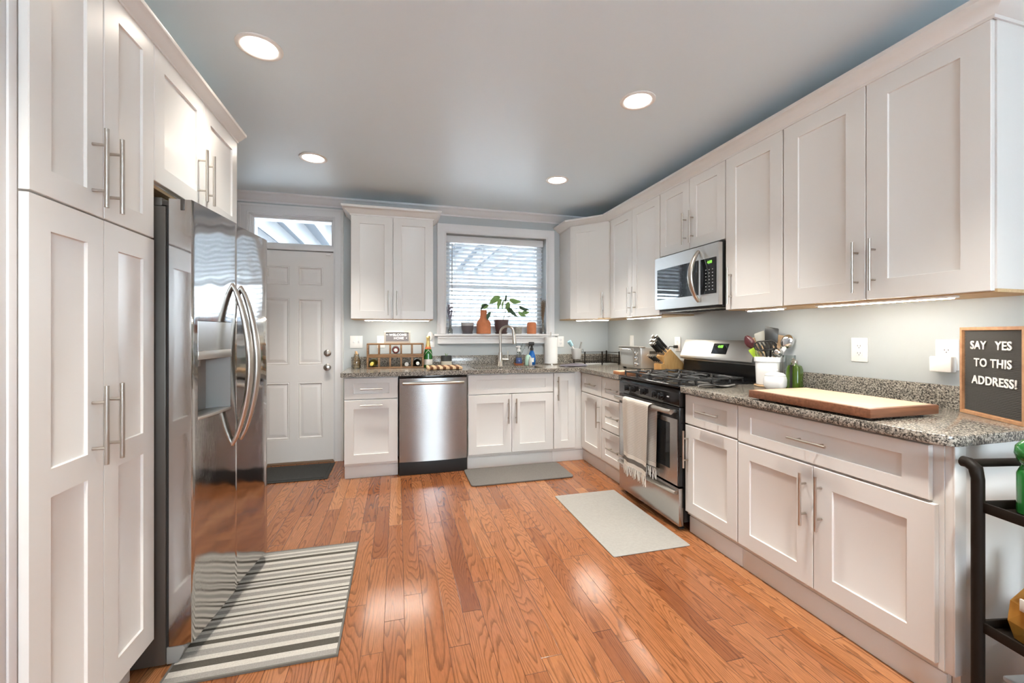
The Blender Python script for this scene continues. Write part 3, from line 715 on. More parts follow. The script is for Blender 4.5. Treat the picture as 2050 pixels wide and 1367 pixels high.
# ---- wall cabinets
UD = 0.318
cabinet('overhead_cabinet', 'white two door wall cabinet between the door and the window', 'cabinet', (-0.412, 4.105, 0), RB, 0.746, 0.318, 1.374, 2.333,
        [('door', 0.003, 0.3705, 1.378, 2.330, ('v', 0.334, 1.525), 0.075), ('door', 0.3755, 0.743, 1.378, 2.330, ('v', 0.411, 1.525), 0.075)], ply=True)
UR = 2.030; URD = XW - UR - 0.002
cabinet('overhead_cabinet', 'white two door wall cabinet left of the microwave', 'cabinet', (UR, 3.772, 0), RR, 0.819, URD, 1.388, 2.362,
        [('door', 0.003, 0.4045, 1.392, 2.356, ('v', 0.374, 1.540), 0.070), ('door', 0.4085, 0.816, 1.392, 2.356, ('v', 0.457, 1.540), 0.070)], ply=True)
cabinet('overhead_cabinet', 'short white two door wall cabinet above the microwave', 'cabinet', (UR, 2.952, 0), RR, 0.698, URD, 1.846, 2.362,
        [('door', 0.003, 0.3505, 1.850, 2.356, ('v', 0.316, 2.001), 0.070), ('door', 0.3545, 0.695, 1.850, 2.356, ('v', 0.393, 2.001), 0.070)])
cabinet('overhead_cabinet', 'white one door wall cabinet right of the microwave', 'cabinet', (UR, 2.253, 0), RR, 0.418, URD, 1.388, 2.362,
        [('door', 0.003, 0.415, 1.392, 2.356, ('v', 0.051, 1.541), 0.080)], ply=True)
cabinet('overhead_cabinet', 'largest white two door wall cabinet, above the cutting board and letter board', 'cabinet', (UR, 1.834, 0), RR, 0.842, URD, 1.388, 2.362,
        [('door', 0.003, 0.419, 1.392, 2.356, ('v', 0.386, 1.540), 0.085), ('door', 0.423, 0.836, 1.392, 2.356, ('v', 0.459, 1.543), 0.085)], ply=True)
# corner cabinet with a diagonal front
A0, A1 = Vector((1.747, 4.118)), Vector((2.052, 3.813))
dg_ = thing('corner_cabinet', 'white corner wall cabinet with one diagonal door', 'cabinet')
poly = [(1.755, YB - 0.002), (1.755, A0.y + 0.010), (A1.x + 0.001, A1.y - 0.036), (XW - 0.002, A1.y - 0.036), (XW - 0.002, YB - 0.002)]
b = B(); b.prism(poly, 1.400, 2.362, 'z'); b.obj('body', 'cab', dg_, smooth=0)
b = B(); b.prism(poly, 1.388, 1.3995, 'z'); b.obj('bottom_panel', 'ply', dg_, smooth=0)
DL = (A1 - A0).length
RMd = Matrix.Translation((A0.x - 0.006, A0.y - 0.012, 0)) @ Matrix.Rotation(RD, 4, 'Z')
o = shaker(B(), 0.008, DL - 0.030, 1.392, 2.356, 0.070).xform(RMd).obj('door', 'cab', dg_, smooth=20)
h = B(); hx = DL - 0.075
h.tube([(hx, -0.034, 1.426), (hx, -0.034, 1.655)], 0.006, 12)
for z in (1.475, 1.606): h.tube([(hx, -0.034, z), (hx, 0.001, z)], 0.0045, 10)
h.xform(RMd).obj('handle', 'nickel', o)

# crown mouldings on the wall cabinets
cp = [(0.0, 0.0), (0.006, 0.0), (0.008, 0.012), (0.022, 0.020), (0.046, 0.040), (0.058, 0.054), (0.070, 0.058), (0.074, 0.070), (0.074, 0.078), (0.0, 0.078)]
cm = B().sweep([(1.755, YB), (1.755, A0.y + 0.004), (A1.x - 0.012, A1.y - 0.006), (UR, 3.775), (UR, 0.992), (XW - 0.001, 0.992)], [(o, a * 0.86) for o, a in cp], False, lambda p, a: (p.x, p.y, 2.352 + a))
# travel runs along the fronts with the room on the right-hand side
tag(cm.obj('crown_moulding', 'cab'), 'long white crown moulding topping the wall cabinets along the right wall', 'moulding')
cm = B().sweep([(-0.412, YB), (-0.412, 4.105), (0.334, 4.105), (0.334, YB)], [(o, a) for o, a in cp], False, lambda p, a: (p.x, p.y, 2.326 + a))
tag(cm.obj('crown_moulding', 'cab'), 'short white crown moulding topping the wall cabinet beside the window', 'moulding')

# ---- left: pantry and over-fridge cabinet, doors at x = -0.849
FL = -0.849; LD = FL - XL - 0.002
cabinet('pantry_cabinet', 'tall white pantry cabinet with four doors, left of the refrigerator', 'cabinet', (FL, 1.274, 0), RL, 0.5385, LD, 0.114, 2.295,
        [('door', 0.001, 0.2655, 1.584, 2.289, ('v', 0.219, 1.720), 0.068), ('door', 0.2695, 0.5375, 1.584, 2.289, ('v', 0.291, 1.720), 0.068),
         ('door', 0.001, 0.2655, 0.136, 1.578, ('v', 0.219, 0.973), 0.066, 0.080, 0.823, 0.895), ('door', 0.2695, 0.5375, 0.136, 1.578, ('v', 0.291, 0.973), 0.066, 0.080, 0.823, 0.895)], toe=(0.078, 0.10))
cabinet('overhead_cabinet', 'white two door cabinet above the refrigerator', 'cabinet', (FL, 1.8135, 0), RL, 0.821, LD, 1.780, 2.295,
        [('door', 0.002, 0.4065, 1.795, 2.289, ('v', 0.352, 1.940), 0.068), ('door', 0.4105, 0.818, 1.795, 2.289, ('v', 0.427, 1.942), 0.068)], ply=True)
cm = B().sweep([(FL, 1.272), (FL, 2.638)], [(o * 0.62, a * 0.62) for o, a in cp], False, lambda p, a: (p.x, p.y, 2.286 + a))
tag(cm.obj('crown_moulding', 'cab'), 'white crown moulding above the pantry and the refrigerator cabinet', 'moulding')

# ------------------------------------------------------------------ countertops
CT, CB = 0.910, 0.874
ct = thing('countertop', 'speckled granite countertop around the corner with the sink', 'countertop')
SX0, SX1, SY0, SY1 = 0.70, 1.36, 3.865, 4.120
b = B(); fy = 3.765; fx = 1.700
b.box(-0.458, SX0, fy, YB - 0.022, CB, CT); b.box(SX0, SX1, fy, SY0, CB, CT); b.box(SX0, SX1, SY1, YB - 0.022, CB, CT); b.box(SX1, fx, fy, YB - 0.022, CB, CT)
b.box(fx, XW - 0.022, 3.022, YB - 0.022, CB, CT)
b.obj('slab', 'granite', ct, smooth=0)
b = B(); b.box(-0.435, XW - 0.001, YB - 0.022, YB - 0.001, CB, 1.012, 0.002); b.box(XW - 0.022, XW - 0.001, 3.022, YB - 0.0225, CB, 1.012, 0.002); b.obj('backsplash', 'granite', ct)
ct2 = thing('countertop', 'speckled granite countertop right of the range, under the big cutting board', 'countertop')
pl = [(XW - 0.0225, 2.262), (fx, 2.262), (fx, 0.985)] + [(fx + 0.055 - 0.055 * math.cos(a), 0.985 - 0.055 * math.sin(a)) for a in [PI / 2 * i / 8 for i in range(1, 9)]] + [(XW - 0.0225, 0.930)]
B().prism(pl, CB, CT, 'z', 0.004).obj('slab', 'granite', ct2)
B().box(XW - 0.022, XW - 0.001, 0.930, 2.262, CB, 1.012, 0.002).obj('backsplash', 'granite', ct2)

# sink and faucet
sk = B(); d0 = CB - 0.19
sk.box(SX0 - 0.004, SX1 + 0.004, SY0 - 0.004, SY0, d0, CB - 0.0005); sk.box(SX0 - 0.004, SX1 + 0.004, SY1, SY1 + 0.004, d0, CB - 0.0005)
sk.box(SX0 - 0.004, SX0, SY0, SY1, d0, CB - 0.0005); sk.box(SX1, SX1 + 0.004, SY0, SY1, d0, CB - 0.0005); sk.box(SX0 - 0.004, SX1 + 0.004, SY0 - 0.004, SY1 + 0.004, d0 - 0.004, d0)
tag(sk.obj('sink', 'steel'), 'undermount stainless steel sink sunk in the granite below the window', 'sink')
fa = thing('faucet', 'brushed steel pull-down faucet with a high arched spout behind the sink', 'faucet', (1.025, 4.235, CT))
B().lathe([(0.030, 0), (0.030, 0.004), (0.026, 0.010), (0.021, 0.10), (0.020, 0.135), (0.014, 0.138)], n=20).obj('base', 'nickel', fa)
arc = [(0, 0, 0.13), (0, 0, 0.30)] + [(0.058 - 0.058 * math.cos(a), -0.055 + 0.055 * math.cos(a) - 0.0, 0.335 + 0.072 * math.sin(a)) for a in [PI * i / 12 for i in range(0, 11)]]
arc = [(p[0] * 1.0, p[1], p[2]) for p in arc]
e = Vector(arc[-1]); dr = (e - Vector(arc[-2])).normalized()
B().tube(arc, 0.0125, 14).obj('spout', 'nickel', fa)
B().tube([e, e + Vector((0.006, -0.004, -0.05)), e + Vector((0.012, -0.008, -0.13)), e + Vector((0.013, -0.009, -0.145))], [0.0135, 0.016, 0.0205, 0.019], 16).obj('spray_head', 'nickel', fa)
b = B(); b.tube([(0.015, 0, 0.065), (0.085, -0.01, 0.065)], [0.012, 0.013], 12); b.tube([(0.078, -0.009, 0.065), (0.080, -0.009, 0.155)], [0.006, 0.005], 10); b.obj('lever_handle', 'nickel', fa)

# ------------------------------------------------------------------ under-cabinet light bars
def light_bar(label, loc, rotz, L, d=0.0):
    t = thing('light_bar', label, 'light bar', loc, rotz, 'under-cabinet light bars')
    B().box(-L / 2 - 0.012, L / 2 + 0.012, -0.012, 0.014, -0.010, -0.0005, 0.002).obj('housing', 'white_plastic', t)
    B().box(-L / 2, L / 2, -0.006, 0.006, -0.0135, -0.0101, 0.001).obj('diffuser', 'led', t)
    return t
light_bar('lit light bar under the wall cabinet beside the door', (0.0, 4.150, 1.374), 0, 0.58)
light_bar('lit light bar under the diagonal corner wall cabinet', (1.955, 4.015, 1.388), RD, 0.34)
light_bar('lit light bar under the wall cabinet left of the microwave', (2.080, 3.27, 1.388), RR, 0.50)
light_bar('lit light bar under the one door wall cabinet right of the microwave', (2.080, 2.00, 1.388), RR, 0.24)
light_bar('longest lit light bar, under the large wall cabinet above the cutting board', (2.080, 1.40, 1.388), RR, 0.54)

# ------------------------------------------------------------------ refrigerator (faces +x)
fr = thing('refrigerator', 'stainless steel side-by-side refrigerator beside the pantry', 'refrigerator')
B().box(-1.46, -0.828, 1.845, 2.642, 0.012, 1.712, 0.004).obj('body', 'steeld', fr)
B().box(-0.8275, -0.820, 1.850, 2.637, 0.075, 1.715).obj('gasket', 'gasket', fr)
FYM = 2.250
def fx_at(y):
    # bowed fronts: the slope eases off from the hinge side, then rolls away at the far end
    if y > 2.196: return -0.721 + 0.13 * (min(y, 2.52) - 2.199) - (2.2 * (y - 2.52) ** 2 if y > 2.52 else 0)
    x, q = -0.747, 1.840
    for y1, s0, s1 in ((2.19, 0.125, 0.10), (2.48, 0.10, 0.075), (2.56, 0.075, -0.06), (2.64, -0.06, -0.30), (2.90, -0.30, -0.30)):
        t = min(y, y1); k = (s1 - s0) / (y1 - q)
        if t > q: x += s0 * (t - q) + k * (t - q) ** 2 / 2
        if y <= y1: break
        q = y1
    return x
def fridge_door(name, ya, yb, hole=None):
    z0, z1, xb = 0.075, 1.742, -0.8195
    ys = [ya + (yb - ya) * i / 16 for i in range(17)]
    zs = [z0 + (z1 - z0) * i / 12 for i in range(13)]
    if hole:
        ys = sorted({y for y in ys if all(abs(y - h) > 0.012 for h in hole[:2])} | set(hole[:2])); zs = sorted({z for z in zs if all(abs(z - h) > 0.03 for h in hole[2:])} | set(hole[2:]))
    b = B()
    ys = sorted(set(ys) | {ya + 0.002, ya + 0.005, yb - 0.002, yb - 0.005})
    n, m = len(ys), len(zs)
    def edge(y):                    # soft roll-over at the two vertical edges
        d = min(y - ya, yb - y); return fx_at(y) - 0.002 * max(0, 1 - d / 0.005) ** 2
    g = [[b.bm.verts.new((edge(y), y, z)) for z in zs] for y in ys]
    for i in range(n - 1):
        for j in range(m - 1):
            if hole and hole[0] - 1e-6 <= ys[i] and ys[i + 1] <= hole[1] + 1e-6 and hole[2] - 1e-6 <= zs[j] and zs[j + 1] <= hole[3] + 1e-6: continue
            b.bm.faces.new((g[i][j], g[i + 1][j], g[i + 1][j + 1], g[i][j + 1]))
    bk = {(i, j): b.bm.verts.new((xb, ys[i], zs[j])) for i in range(n) for j in range(m) if i in (0, n - 1) or j in (0, m - 1)}
    for j in range(m - 1):
        b.bm.faces.new((bk[0, j], g[0][j], g[0][j + 1], bk[0, j + 1])); b.bm.faces.new((g[n - 1][j], bk[n - 1, j], bk[n - 1, j + 1], g[n - 1][j + 1]))
    for i in range(n - 1):
        b.bm.faces.new((bk[i, 0], bk[i + 1, 0], g[i + 1][0], g[i][0])); b.bm.faces.new((g[i][m - 1], g[i + 1][m - 1], bk[i + 1, m - 1], bk[i, m - 1]))
    b.bm.faces.new([bk[0, 0], bk[0, m - 1], bk[n - 1, m - 1], bk[n - 1, 0]])
    o = b.obj(name, 'steelf', fr, smooth=30)
    return o
HOLE = (1.885, 2.135, 0.905, 1.290)
fz = fridge_door('freezer_door', 1.848, 2.193, HOLE)
fd = fridge_door('fridge_door', 2.199, 2.640)
# dispenser in the freezer door
ya, yb, za, zb = HOLE; zm = 1.172
dis = B()                                            # recess walls and back
xq = fx_at(2.01)
dis.prism([(fx_at(ya) - 0.001, ya), (xq - 0.075, ya + 0.02), (xq - 0.075, yb - 0.02), (fx_at(yb) - 0.001, yb), (fx_at(yb) - 0.002, yb + 0.001), (xq - 0.078, yb - 0.018), (xq - 0.078, ya + 0.018), (fx_at(ya) - 0.002, ya - 0.001)], za, zm, 'z')
dis.box(xq - 0.078, xq - 0.008, ya + 0.002, yb - 0.002, zm - 0.002, zm)
dsp = dis.obj('dispenser_recess', 'grey_plastic', fz)
b = B(); b.prism([(fx_at(ya) + 0.001, ya), (fx_at((ya + yb) / 2) + 0.002, (ya + yb) / 2), (fx_at(yb) + 0.001, yb), (fx_at(yb) - 0.04, yb), (fx_at(ya) - 0.04, ya)], zm, zb - 0.002, 'z'); b.obj('control_panel', 'steel', dsp)
b = B(); b.prism([(fx_at(ya) + 0.003, ya), (fx_at((ya + yb) / 2) + 0.008, (ya + yb) / 2), (fx_at(yb) + 0.003, yb), (fx_at(yb) - 0.03, yb), (fx_at(ya) - 0.03, ya)], zm - 0.034, zm, 'z', 0.002); b.obj('panel_bezel', 'silver_paint', dsp)
b = B(); b.prism([(fx_at(ya) + 0.002, ya), (fx_at((ya + yb) / 2) + 0.006, (ya + yb) / 2), (fx_at(yb) + 0.002, yb), (xq - 0.07, yb - 0.01), (xq - 0.07, ya + 0.01)], za, za + 0.012, 'z', 0.002); b.obj('drip_tray', 'silver_paint', dsp)
b = B(); b.box(xq - 0.05, xq - 0.03, 1.93, 1.95, zm - 0.062, zm - 0.034, 0.002); b.tube([(xq - 0.045, 1.965, zm - 0.034), (xq - 0.045, 1.965, zm - 0.055)], 0.006, 10); b.obj('water_spout', 'grey_plastic', dsp)
for nm, yc, par in (('handle', 2.152, fz), ('handle', 2.262, fd)):
    b = B(); N = 22; pts = []
    for i in range(N + 1):
        t = i / N; zz = 0.742 + (1.462 - 0.742) * t
        pts.append((fx_at(yc) - 0.004 + 0.072 * math.sin(PI * t) ** 0.75, yc, zz))
    b.tube(pts, [0.009 + 0.006 * math.sin(PI * i / N) for i in range(N + 1)], 14, flat=1.35)
    b.obj(nm, 'nickel', par)
b = B(); b.box(fx_at(2.583) - 0.001, fx_at(2.583) + 0.0015, 2.560, 2.605, 1.555, 1.600, 0.0008); b.obj('badge', 'nickel', fd)
b = B(); b.box(-0.85, -0.775, 1.850, 1.905, 1.716, 1.735, 0.004); b.box(-0.90, -0.84, 1.848, 1.93, 1.712, 1.745, 0.006); b.box(-0.783, -0.768, 1.846, 1.900, 1.700, 1.7435, 0.003); b.obj('hinge_cover', 'steeld', fr)
b = B(); b.prism([(-0.828, 0.010), (-0.792, 0.010), (-0.768, 0.062), (-0.775, 0.072), (-0.828, 0.072)], 1.848, 2.640, 'y', 0.003); b.obj('toe_grille', 'grey_plastic', fr)
b = B()
for y in (1.90, 2.60): b.lathe([(0.02, 0.0), (0.02, 0.014)], (-0.90, y, 0), 12)
for y in (1.90, 2.60): b.lathe([(0.02, 0.0), (0.02, 0.014)], (-1.40, y, 0), 12)
b.obj('foot', 'blackm', fr)

# ------------------------------------------------------------------ dishwasher
dw = thing('dishwasher', 'stainless steel dishwasher between the base cabinets on the back wall', 'dishwasher', (0.012, 3.800, 0))
B().box(0.004, 0.596, 0.03, 0.60, 0.11, 0.868).obj('body', 'blackm', dw)
b = B()
def dwf(u, v):
    bow = -0.016 * (1 - (2 * u - 1) ** 2)
    return (0.005 + 0.590 * u, -0.012 + bow, 0.122 + (0.848 - 0.122) * v)
b.grid(dwf, 24, 2); b.box(0.005, 0.595, -0.011, 0.029, 0.122, 0.848)
b.obj('door', 'steelw', dw)
B().box(0.004, 0.596, -0.006, 0.029, 0.849, 0.871, 0.002).obj('control_strip', 'black', dw)
b = B(); N = 18
b.tube([(0.035 + 0.53 * i / N, -0.020 - 0.030 * math.sin(PI * min(1, max(0, i / N))) ** 0.4 - 0.002, 0.805 + 0.004 * math.sin(PI * i / N)) for i in range(N + 1)], [0.011 + 0.003 * math.sin(PI * i / N) for i in range(N + 1)], 14)
b.obj('handle', 'nickel', dw)
B().box(0.003, 0.597, 0.006, 0.029, 0.0, 0.118, 0.003).obj('toe_panel', 'blackm', dw)

# ------------------------------------------------------------------ range (faces -x); local x along front from the viewer's left, y into the wall
RGY0, RGY1 = 3.010, 2.270
RW = RGY0 - RGY1
rg = thing('range', 'stainless steel and black gas range below the microwave', 'range', (1.700, RGY0, 0), RR)
B().box(0.002, RW - 0.002, 0.036, 0.628, 0.055, 0.898).obj('body', 'black', rg)
b = B(); b.prism([(0.0, 0.780), (0.0, 0.862), (0.016, 0.895), (0.036, 0.895), (0.036, 0.780)], 0.0, RW, 'x', 0.003); cpn = b.obj('control_panel', 'black', rg)
b = B(); b.box(0.0, RW, -0.006, 0.575, 0.898, 0.916, 0.006); b.obj('cooktop', 'black', rg)
for i, u in enumerate((0.136, 0.212, 0.350, 0.490, 0.565)):
    b = B(); b.lathe([(0.024, 0.0), (0.024, -0.006), (0.019, -0.008), (0.018, -0.024), (0.015, -0.027)], (u, -0.001, 0.828), 20, 'y'); b.box(u - 0.005, u + 0.005, -0.034, -0.020, 0.808, 0.848, 0.002)
    b.obj('knob', 'black', cpn)
b = B()
for u in (0.170, 0.300, 0.625):
    b.box(u - 0.011, u + 0.011, -0.0008, 0.0, 0.827, 0.835)
b.obj('print_mark', 'ink', cpn)
# oven door
b = B()
b.box(0.0, RW, 0.0, 0.034, 0.282, 0.776, 0.003)
od = b.obj('oven_door', 'black', rg)
b = B(); b.loops([(0.014, RW - 0.014, 0.284, 0.700, 0.0), (0.014, RW - 0.014, 0.284, 0.700, -0.004), (0.016, RW - 0.016, 0.286, 0.698, -0.005), (0.088, RW - 0.088, 0.372, 0.668, -0.005), (0.090, RW - 0.090, 0.374, 0.666, -0.003)]); b.obj('steel_frame', 'steel', od, smooth=0)
B().box(0.090, RW - 0.090, -0.0045, -0.001, 0.374, 0.666).obj('window', 'dglass', od, smooth=0)
b = B(); b.loops([(0.140, RW - 0.140, 0.425, 0.620, -0.005), (0.141, RW - 0.141, 0.426, 0.619, -0.0058), (0.146, RW - 0.146, 0.431, 0.614, -0.0058), (0.147, RW - 0.147, 0.432, 0.613, -0.005)]); b.obj('inner_window', 'dglass', od, smooth=0)
b = B(); b.tube([(0.022, -0.044, 0.748), (0.05, -0.048, 0.748), (RW - 0.05, -0.048, 0.748), (RW - 0.022, -0.044, 0.748)], 0.0165, 16); b.box(0.030, 0.050, -0.040, 0.0, 0.738, 0.758, 0.003); b.box(RW - 0.050, RW - 0.030, -0.040, 0.0, 0.738, 0.758, 0.003); b.obj('handle', 'nickel', od)
# storage drawer
b = B(); b.box(0.004, RW - 0.004, 0.0, 0.034, 0.030, 0.268, 0.003); wd = b.obj('storage_drawer', 'steel', rg)
N = 16
b = B(); b.tube([(0.02 + (RW - 0.04) * i / N, -0.010 - 0.024 * math.sin(PI * i / N) ** 0.7, 0.240 + 0.0 * i) for i in range(N + 1)], [0.012] * (N + 1), 12, flat=1.4); b.obj('handle', 'nickel', wd)
for u, d in ((0.05, 0.05), (RW - 0.05, 0.05), (0.05, 0.56), (RW - 0.05, 0.56)):
    B().lathe([(0.020, 0.0), (0.020, 0.008), (0.009, 0.012), (0.009, 0.056)], (u, d, 0), 12).obj('leg', 'blackm', rg)
# backguard
b = B(); b.prism([(0.634, 0.900), (0.634, 1.192), (0.612, 1.192), (0.560, 1.066), (0.556, 1.050), (0.562, 1.040), (0.596, 1.036), (0.596, 0.900)], 0.004, RW - 0.004, 'x', 0.002); bg = b.obj('backguard', 'steell', rg)
B().prism([(0.590, 0.917), (0.595, 1.028), (0.5955, 1.028), (0.5955, 0.917)], 0.006, RW - 0.006, 'x').obj('vent_panel', 'black', bg)
nrm = Vector((0, -(1.192 - 1.066), (0.612 - 0.560))).normalized()
def on_face(u, t, off): return Vector((u, 0.560 + 0.052 * t, 1.066 + 0.126 * t)) + nrm * off
b = B(); vs = [on_face(0.345, 0.20, 0.0012), on_face(0.495, 0.20, 0.0012), on_face(0.495, 0.80, 0.0012), on_face(0.345, 0.80, 0.0012)]
b._faces(vs + [v - nrm * 0.001 for v in vs], [(0, 1, 2, 3), (0, 4, 5, 1), (1, 5, 6, 2), (2, 6, 7, 3), (3, 7, 4, 0)]); ds = b.obj('display', 'dglass', bg, smooth=0)
ang = math.atan2(0.052, 0.126)
text_obj('digits', [('4:08', 0, 0)], 0.030, 'green_led', ds, Matrix.Translation(on_face(0.42, 0.62, 0.0022)) @ Matrix.Rotation(-ang, 4, 'X'), 0.0004, 0.0012)
# burners and grates
for u in (0.185, RW - 0.185):
    for d in (0.145, 0.405):
        b = B(); b.lathe([(0.052, 0.9165), (0.050, 0.924), (0.034, 0.926), (0.034, 0.934), (0.030, 0.937)], (u, d, 0), 24); b.obj('burner', 'iron', rg)
for s0, s1 in ((0.030, RW / 2 - 0.006), (RW / 2 + 0.006, RW - 0.030)):
    b = B(); zt, zb_ = 0.950, 0.938; r = 0.006
    ym0, ym1 = 0.030, 0.520; cu = (s0 + s1) / 2
    for u in (s0, s1 - 0.012): b.box(u, u + 0.012, ym0, ym1, zb_, zt, 0.002)
    for d in (ym0, (ym0 + ym1) / 2 - 0.006, ym1 - 0.012): b.box(s0, s1, d, d + 0.012, zb_, zt, 0.002)
    for d in (0.145, 0.405):
        for a in range(4):
            an = PI / 4 + a * PI / 2
            ca, sa = math.cos(an), math.sin(an)
            b.tube([(cu + 0.030 * ca, d + 0.030 * sa, 0.948), (cu + 0.075 * ca, d + 0.062 * sa, 0.953), (cu + 0.145 * ca, d + 0.115 * sa, 0.944)], [0.005, 0.0065, 0.006], 6)
        b.box(s0, cu - 0.035, d - 0.005, d + 0.005, 0.940, 0.955, 0.002); b.box(cu + 0.035, s1, d - 0.005, d + 0.005, 0.940, 0.955, 0.002)
    for u in (s0, cu - 0.006, s1 - 0.012):
        for d in (ym0, 0.145, 0.269, 0.405, ym1 - 0.012): b.box(u, u + 0.012, d, d + 0.012, 0.9165, 0.952, 0.002)
    b.obj('grate', 'iron', rg)

# ------------------------------------------------------------------ microwave
MY0, MY1 = 2.950, 2.262; MW = MY0 - MY1; MZ0, MZ1 = 1.428, 1.830
mw = thing('microwave', 'stainless steel over-the-range microwave under the short wall cabinet', 'microwave', (1.985, MY0, 0), RR)
B().box(0.012, MW - 0.004, 0.032, XW - 1.985 - 0.002, MZ0 - 0.010, MZ1 + 0.012).obj('body', 'blackm', mw)
dsx = 0.525
b = B()
def mwf(u, v):
    return (dsx * u, 0.0 - 0.006 * math.sin(PI * u * dsx / MW), MZ0 + (MZ1 - MZ0) * v)
b.grid(mwf, 16, 1); b.box(0.0, dsx - 0.001, 0.001, 0.031, MZ0, MZ1, 0.0); md = b.obj('door', 'steell', mw)
b = B(); b.grid(lambda u, v: (0.030 + 0.478 * u, -0.0012 - 0.006 * math.sin(PI * (0.030 + 0.478 * u) / MW), MZ0 + 0.075 + 0.235 * v), 16, 1); b.obj('window', 'mglass', md, smooth=0)
b = B(); b.grid(lambda u, v: (dsx + 0.002 + (MW - dsx - 0.002) * u, -0.006 * math.sin(PI * (dsx + (MW - dsx) * u) / MW), MZ0 + (MZ1 - MZ0) * v), 8, 1); b.box(dsx + 0.002, MW, 0.001, 0.031, MZ0, MZ1); cpm = b.obj('control_panel', 'steell', mw)
b = B(); b.grid(lambda u, v: (dsx + 0.003 + 0.143 * u, -0.0012 - 0.006 * math.sin(PI * (dsx + 0.003 + 0.143 * u) / MW), MZ0 + 0.075 + 0.235 * v), 8, 1); b.obj('keypad', 'dglass', cpm, smooth=0)
text_obj('digits', [('4:08', 0, 0)], 0.026, 'green_led', cpm, Matrix.Translation((dsx + 0.088, -0.0048, MZ0 + 0.283)), 0.0003, 0.0008)
b = B()
for i in range(3):
    for j in range(7):
        b.box(dsx + 0.050 + i * 0.030, dsx + 0.058 + i * 0.030, -0.0052 + 0.0006 * i, -0.0048 + 0.0006 * i + 0.0015, MZ0 + 0.100 + j * 0.022, MZ0 + 0.104 + j * 0.022)
b.obj('key_print', 'ink', cpm)
b = B(); N = 20
b.tube([(dsx - 0.016, -0.006 - 0.066 * math.sin(PI * i / N) ** 0.8, MZ0 + 0.030 + (MZ1 - MZ0 - 0.060) * i / N) for i in range(N + 1)], [0.010 + 0.007 * math.sin(PI * i / N) for i in range(N + 1)], 14, flat=1.3)
b.obj('handle', 'nickel', md)
b = B(); b.box(0.06, MW - 0.05, 0.06, 0.30, MZ0 - 0.020, MZ0 - 0.0105, 0.003); b.obj('vent_cover', 'steel', mw)
b = B()
for i in range(12): b.box(0.09 + i * 0.045, 0.11 + i * 0.045, 0.10, 0.24, MZ0 - 0.0225, MZ0 - 0.0201)
b.obj('vent_slot', 'blackm', mw)

# ------------------------------------------------------------------ floor mats
def flat_mat(name, label, cat, x0, x1, y0, y1, t, m, rad=0.02, bev=0.002, rot=0.0):
    pts = []
    for cx, cy, a0 in ((x1 - rad, y1 - rad, 0), (x0 + rad, y1 - rad, PI / 2), (x0 + rad, y0 + rad, PI), (x1 - rad, y0 + rad, 3 * PI / 2)):
        pts += [(cx + rad * math.cos(a0 + PI / 2 * i / 5), cy + rad * math.sin(a0 + PI / 2 * i / 5)) for i in range(6)]
    o = B().prism(pts, 0.0008, t, 'z', bev).obj(name, m)
    return tag(o, label, cat)
flat_mat('floor_mat', 'dark grey speckled mat on the floor in front of the sink cabinet', 'mat', 0.578, 1.475, 3.372, 3.800, 0.014, 'mat_grey', 0.035, 0.005)
flat_mat('floor_mat', 'light grey woven mat on the floor in front of the range', 'mat', 1.155, 1.654, 2.105, 3.014, 0.006, 'mat_light', 0.012, 0.002)
o = B(); o.box(-1.34, -0.575, 3.885, 4.352, 0.0008, 0.007, 0.003); o.box(-1.31, -0.605, 3.915, 4.322, 0.007, 0.011, 0.003)
tag(o.obj('door_mat', 'mat_dark'), 'dark ribbed door mat on the floor in front of the white panel door', 'mat')
def yarn(name, c): return mat(name, c, 0.95, spec=0.1, bump=0.6, bscale=300, var=0.30, vscale=240)
rug = thing('striped_rug', 'grey, cream and charcoal striped rug in front of the refrigerator', 'rug', (-0.81, 1.738, 0.001))
darks = [(0.068, 0.105), (0.192, 0.217), (0.280, 0.295), (0.346, 0.360), (0.429, 0.442), (0.459, 0.470), (0.549, 0.568), (0.609, 0.625), (0.693, 0.712), (0.798, 0.824)]
bands = [(0.004, 0.038, 1), (0.038, 0.068, 0)]
for (a0, a1), nx in zip(darks, [d[0] for d in darks[1:]] + [0.880]):
    bands.append((a0, a1, 2)); g_ = nx - a1
    if g_ < 0.03: bands.append((a1, nx, 0))
    else: bands += [(a1, a1 + g_ * 0.30, 0), (a1 + g_ * 0.30, a1 + g_ * 0.70, 1), (a1 + g_ * 0.70, nx, 0)]
bands.append((0.880, 0.911, 1))
b = B()
for y0, y1, k in bands:
    f0 = len(b.bm.faces); b.box(0.004, 0.586, y0, y1, 0.0, 0.007); b.bm.faces.ensure_lookup_table()
    for f in b.bm.faces[f0:]: f.material_index = k
b.obj('pile', [yarn('cream_yarn', (0.48, 0.45, 0.405)), yarn('grey_yarn', (0.27, 0.255, 0.235)), yarn('charcoal_yarn', (0.085, 0.078, 0.066))], rug, smooth=0)
b = B(); b.sweep([(0, 0), (0, 0.915), (0.590, 0.915), (0.590, 0)], [(0, 0), (0.008, 0), (0.008, 0.0078), (0, 0.0078)], True, lambda p, a: (p.x, p.y, a)); b.obj('binding', mat('rug_binding', (0.13, 0.12, 0.105), 0.95), rug)

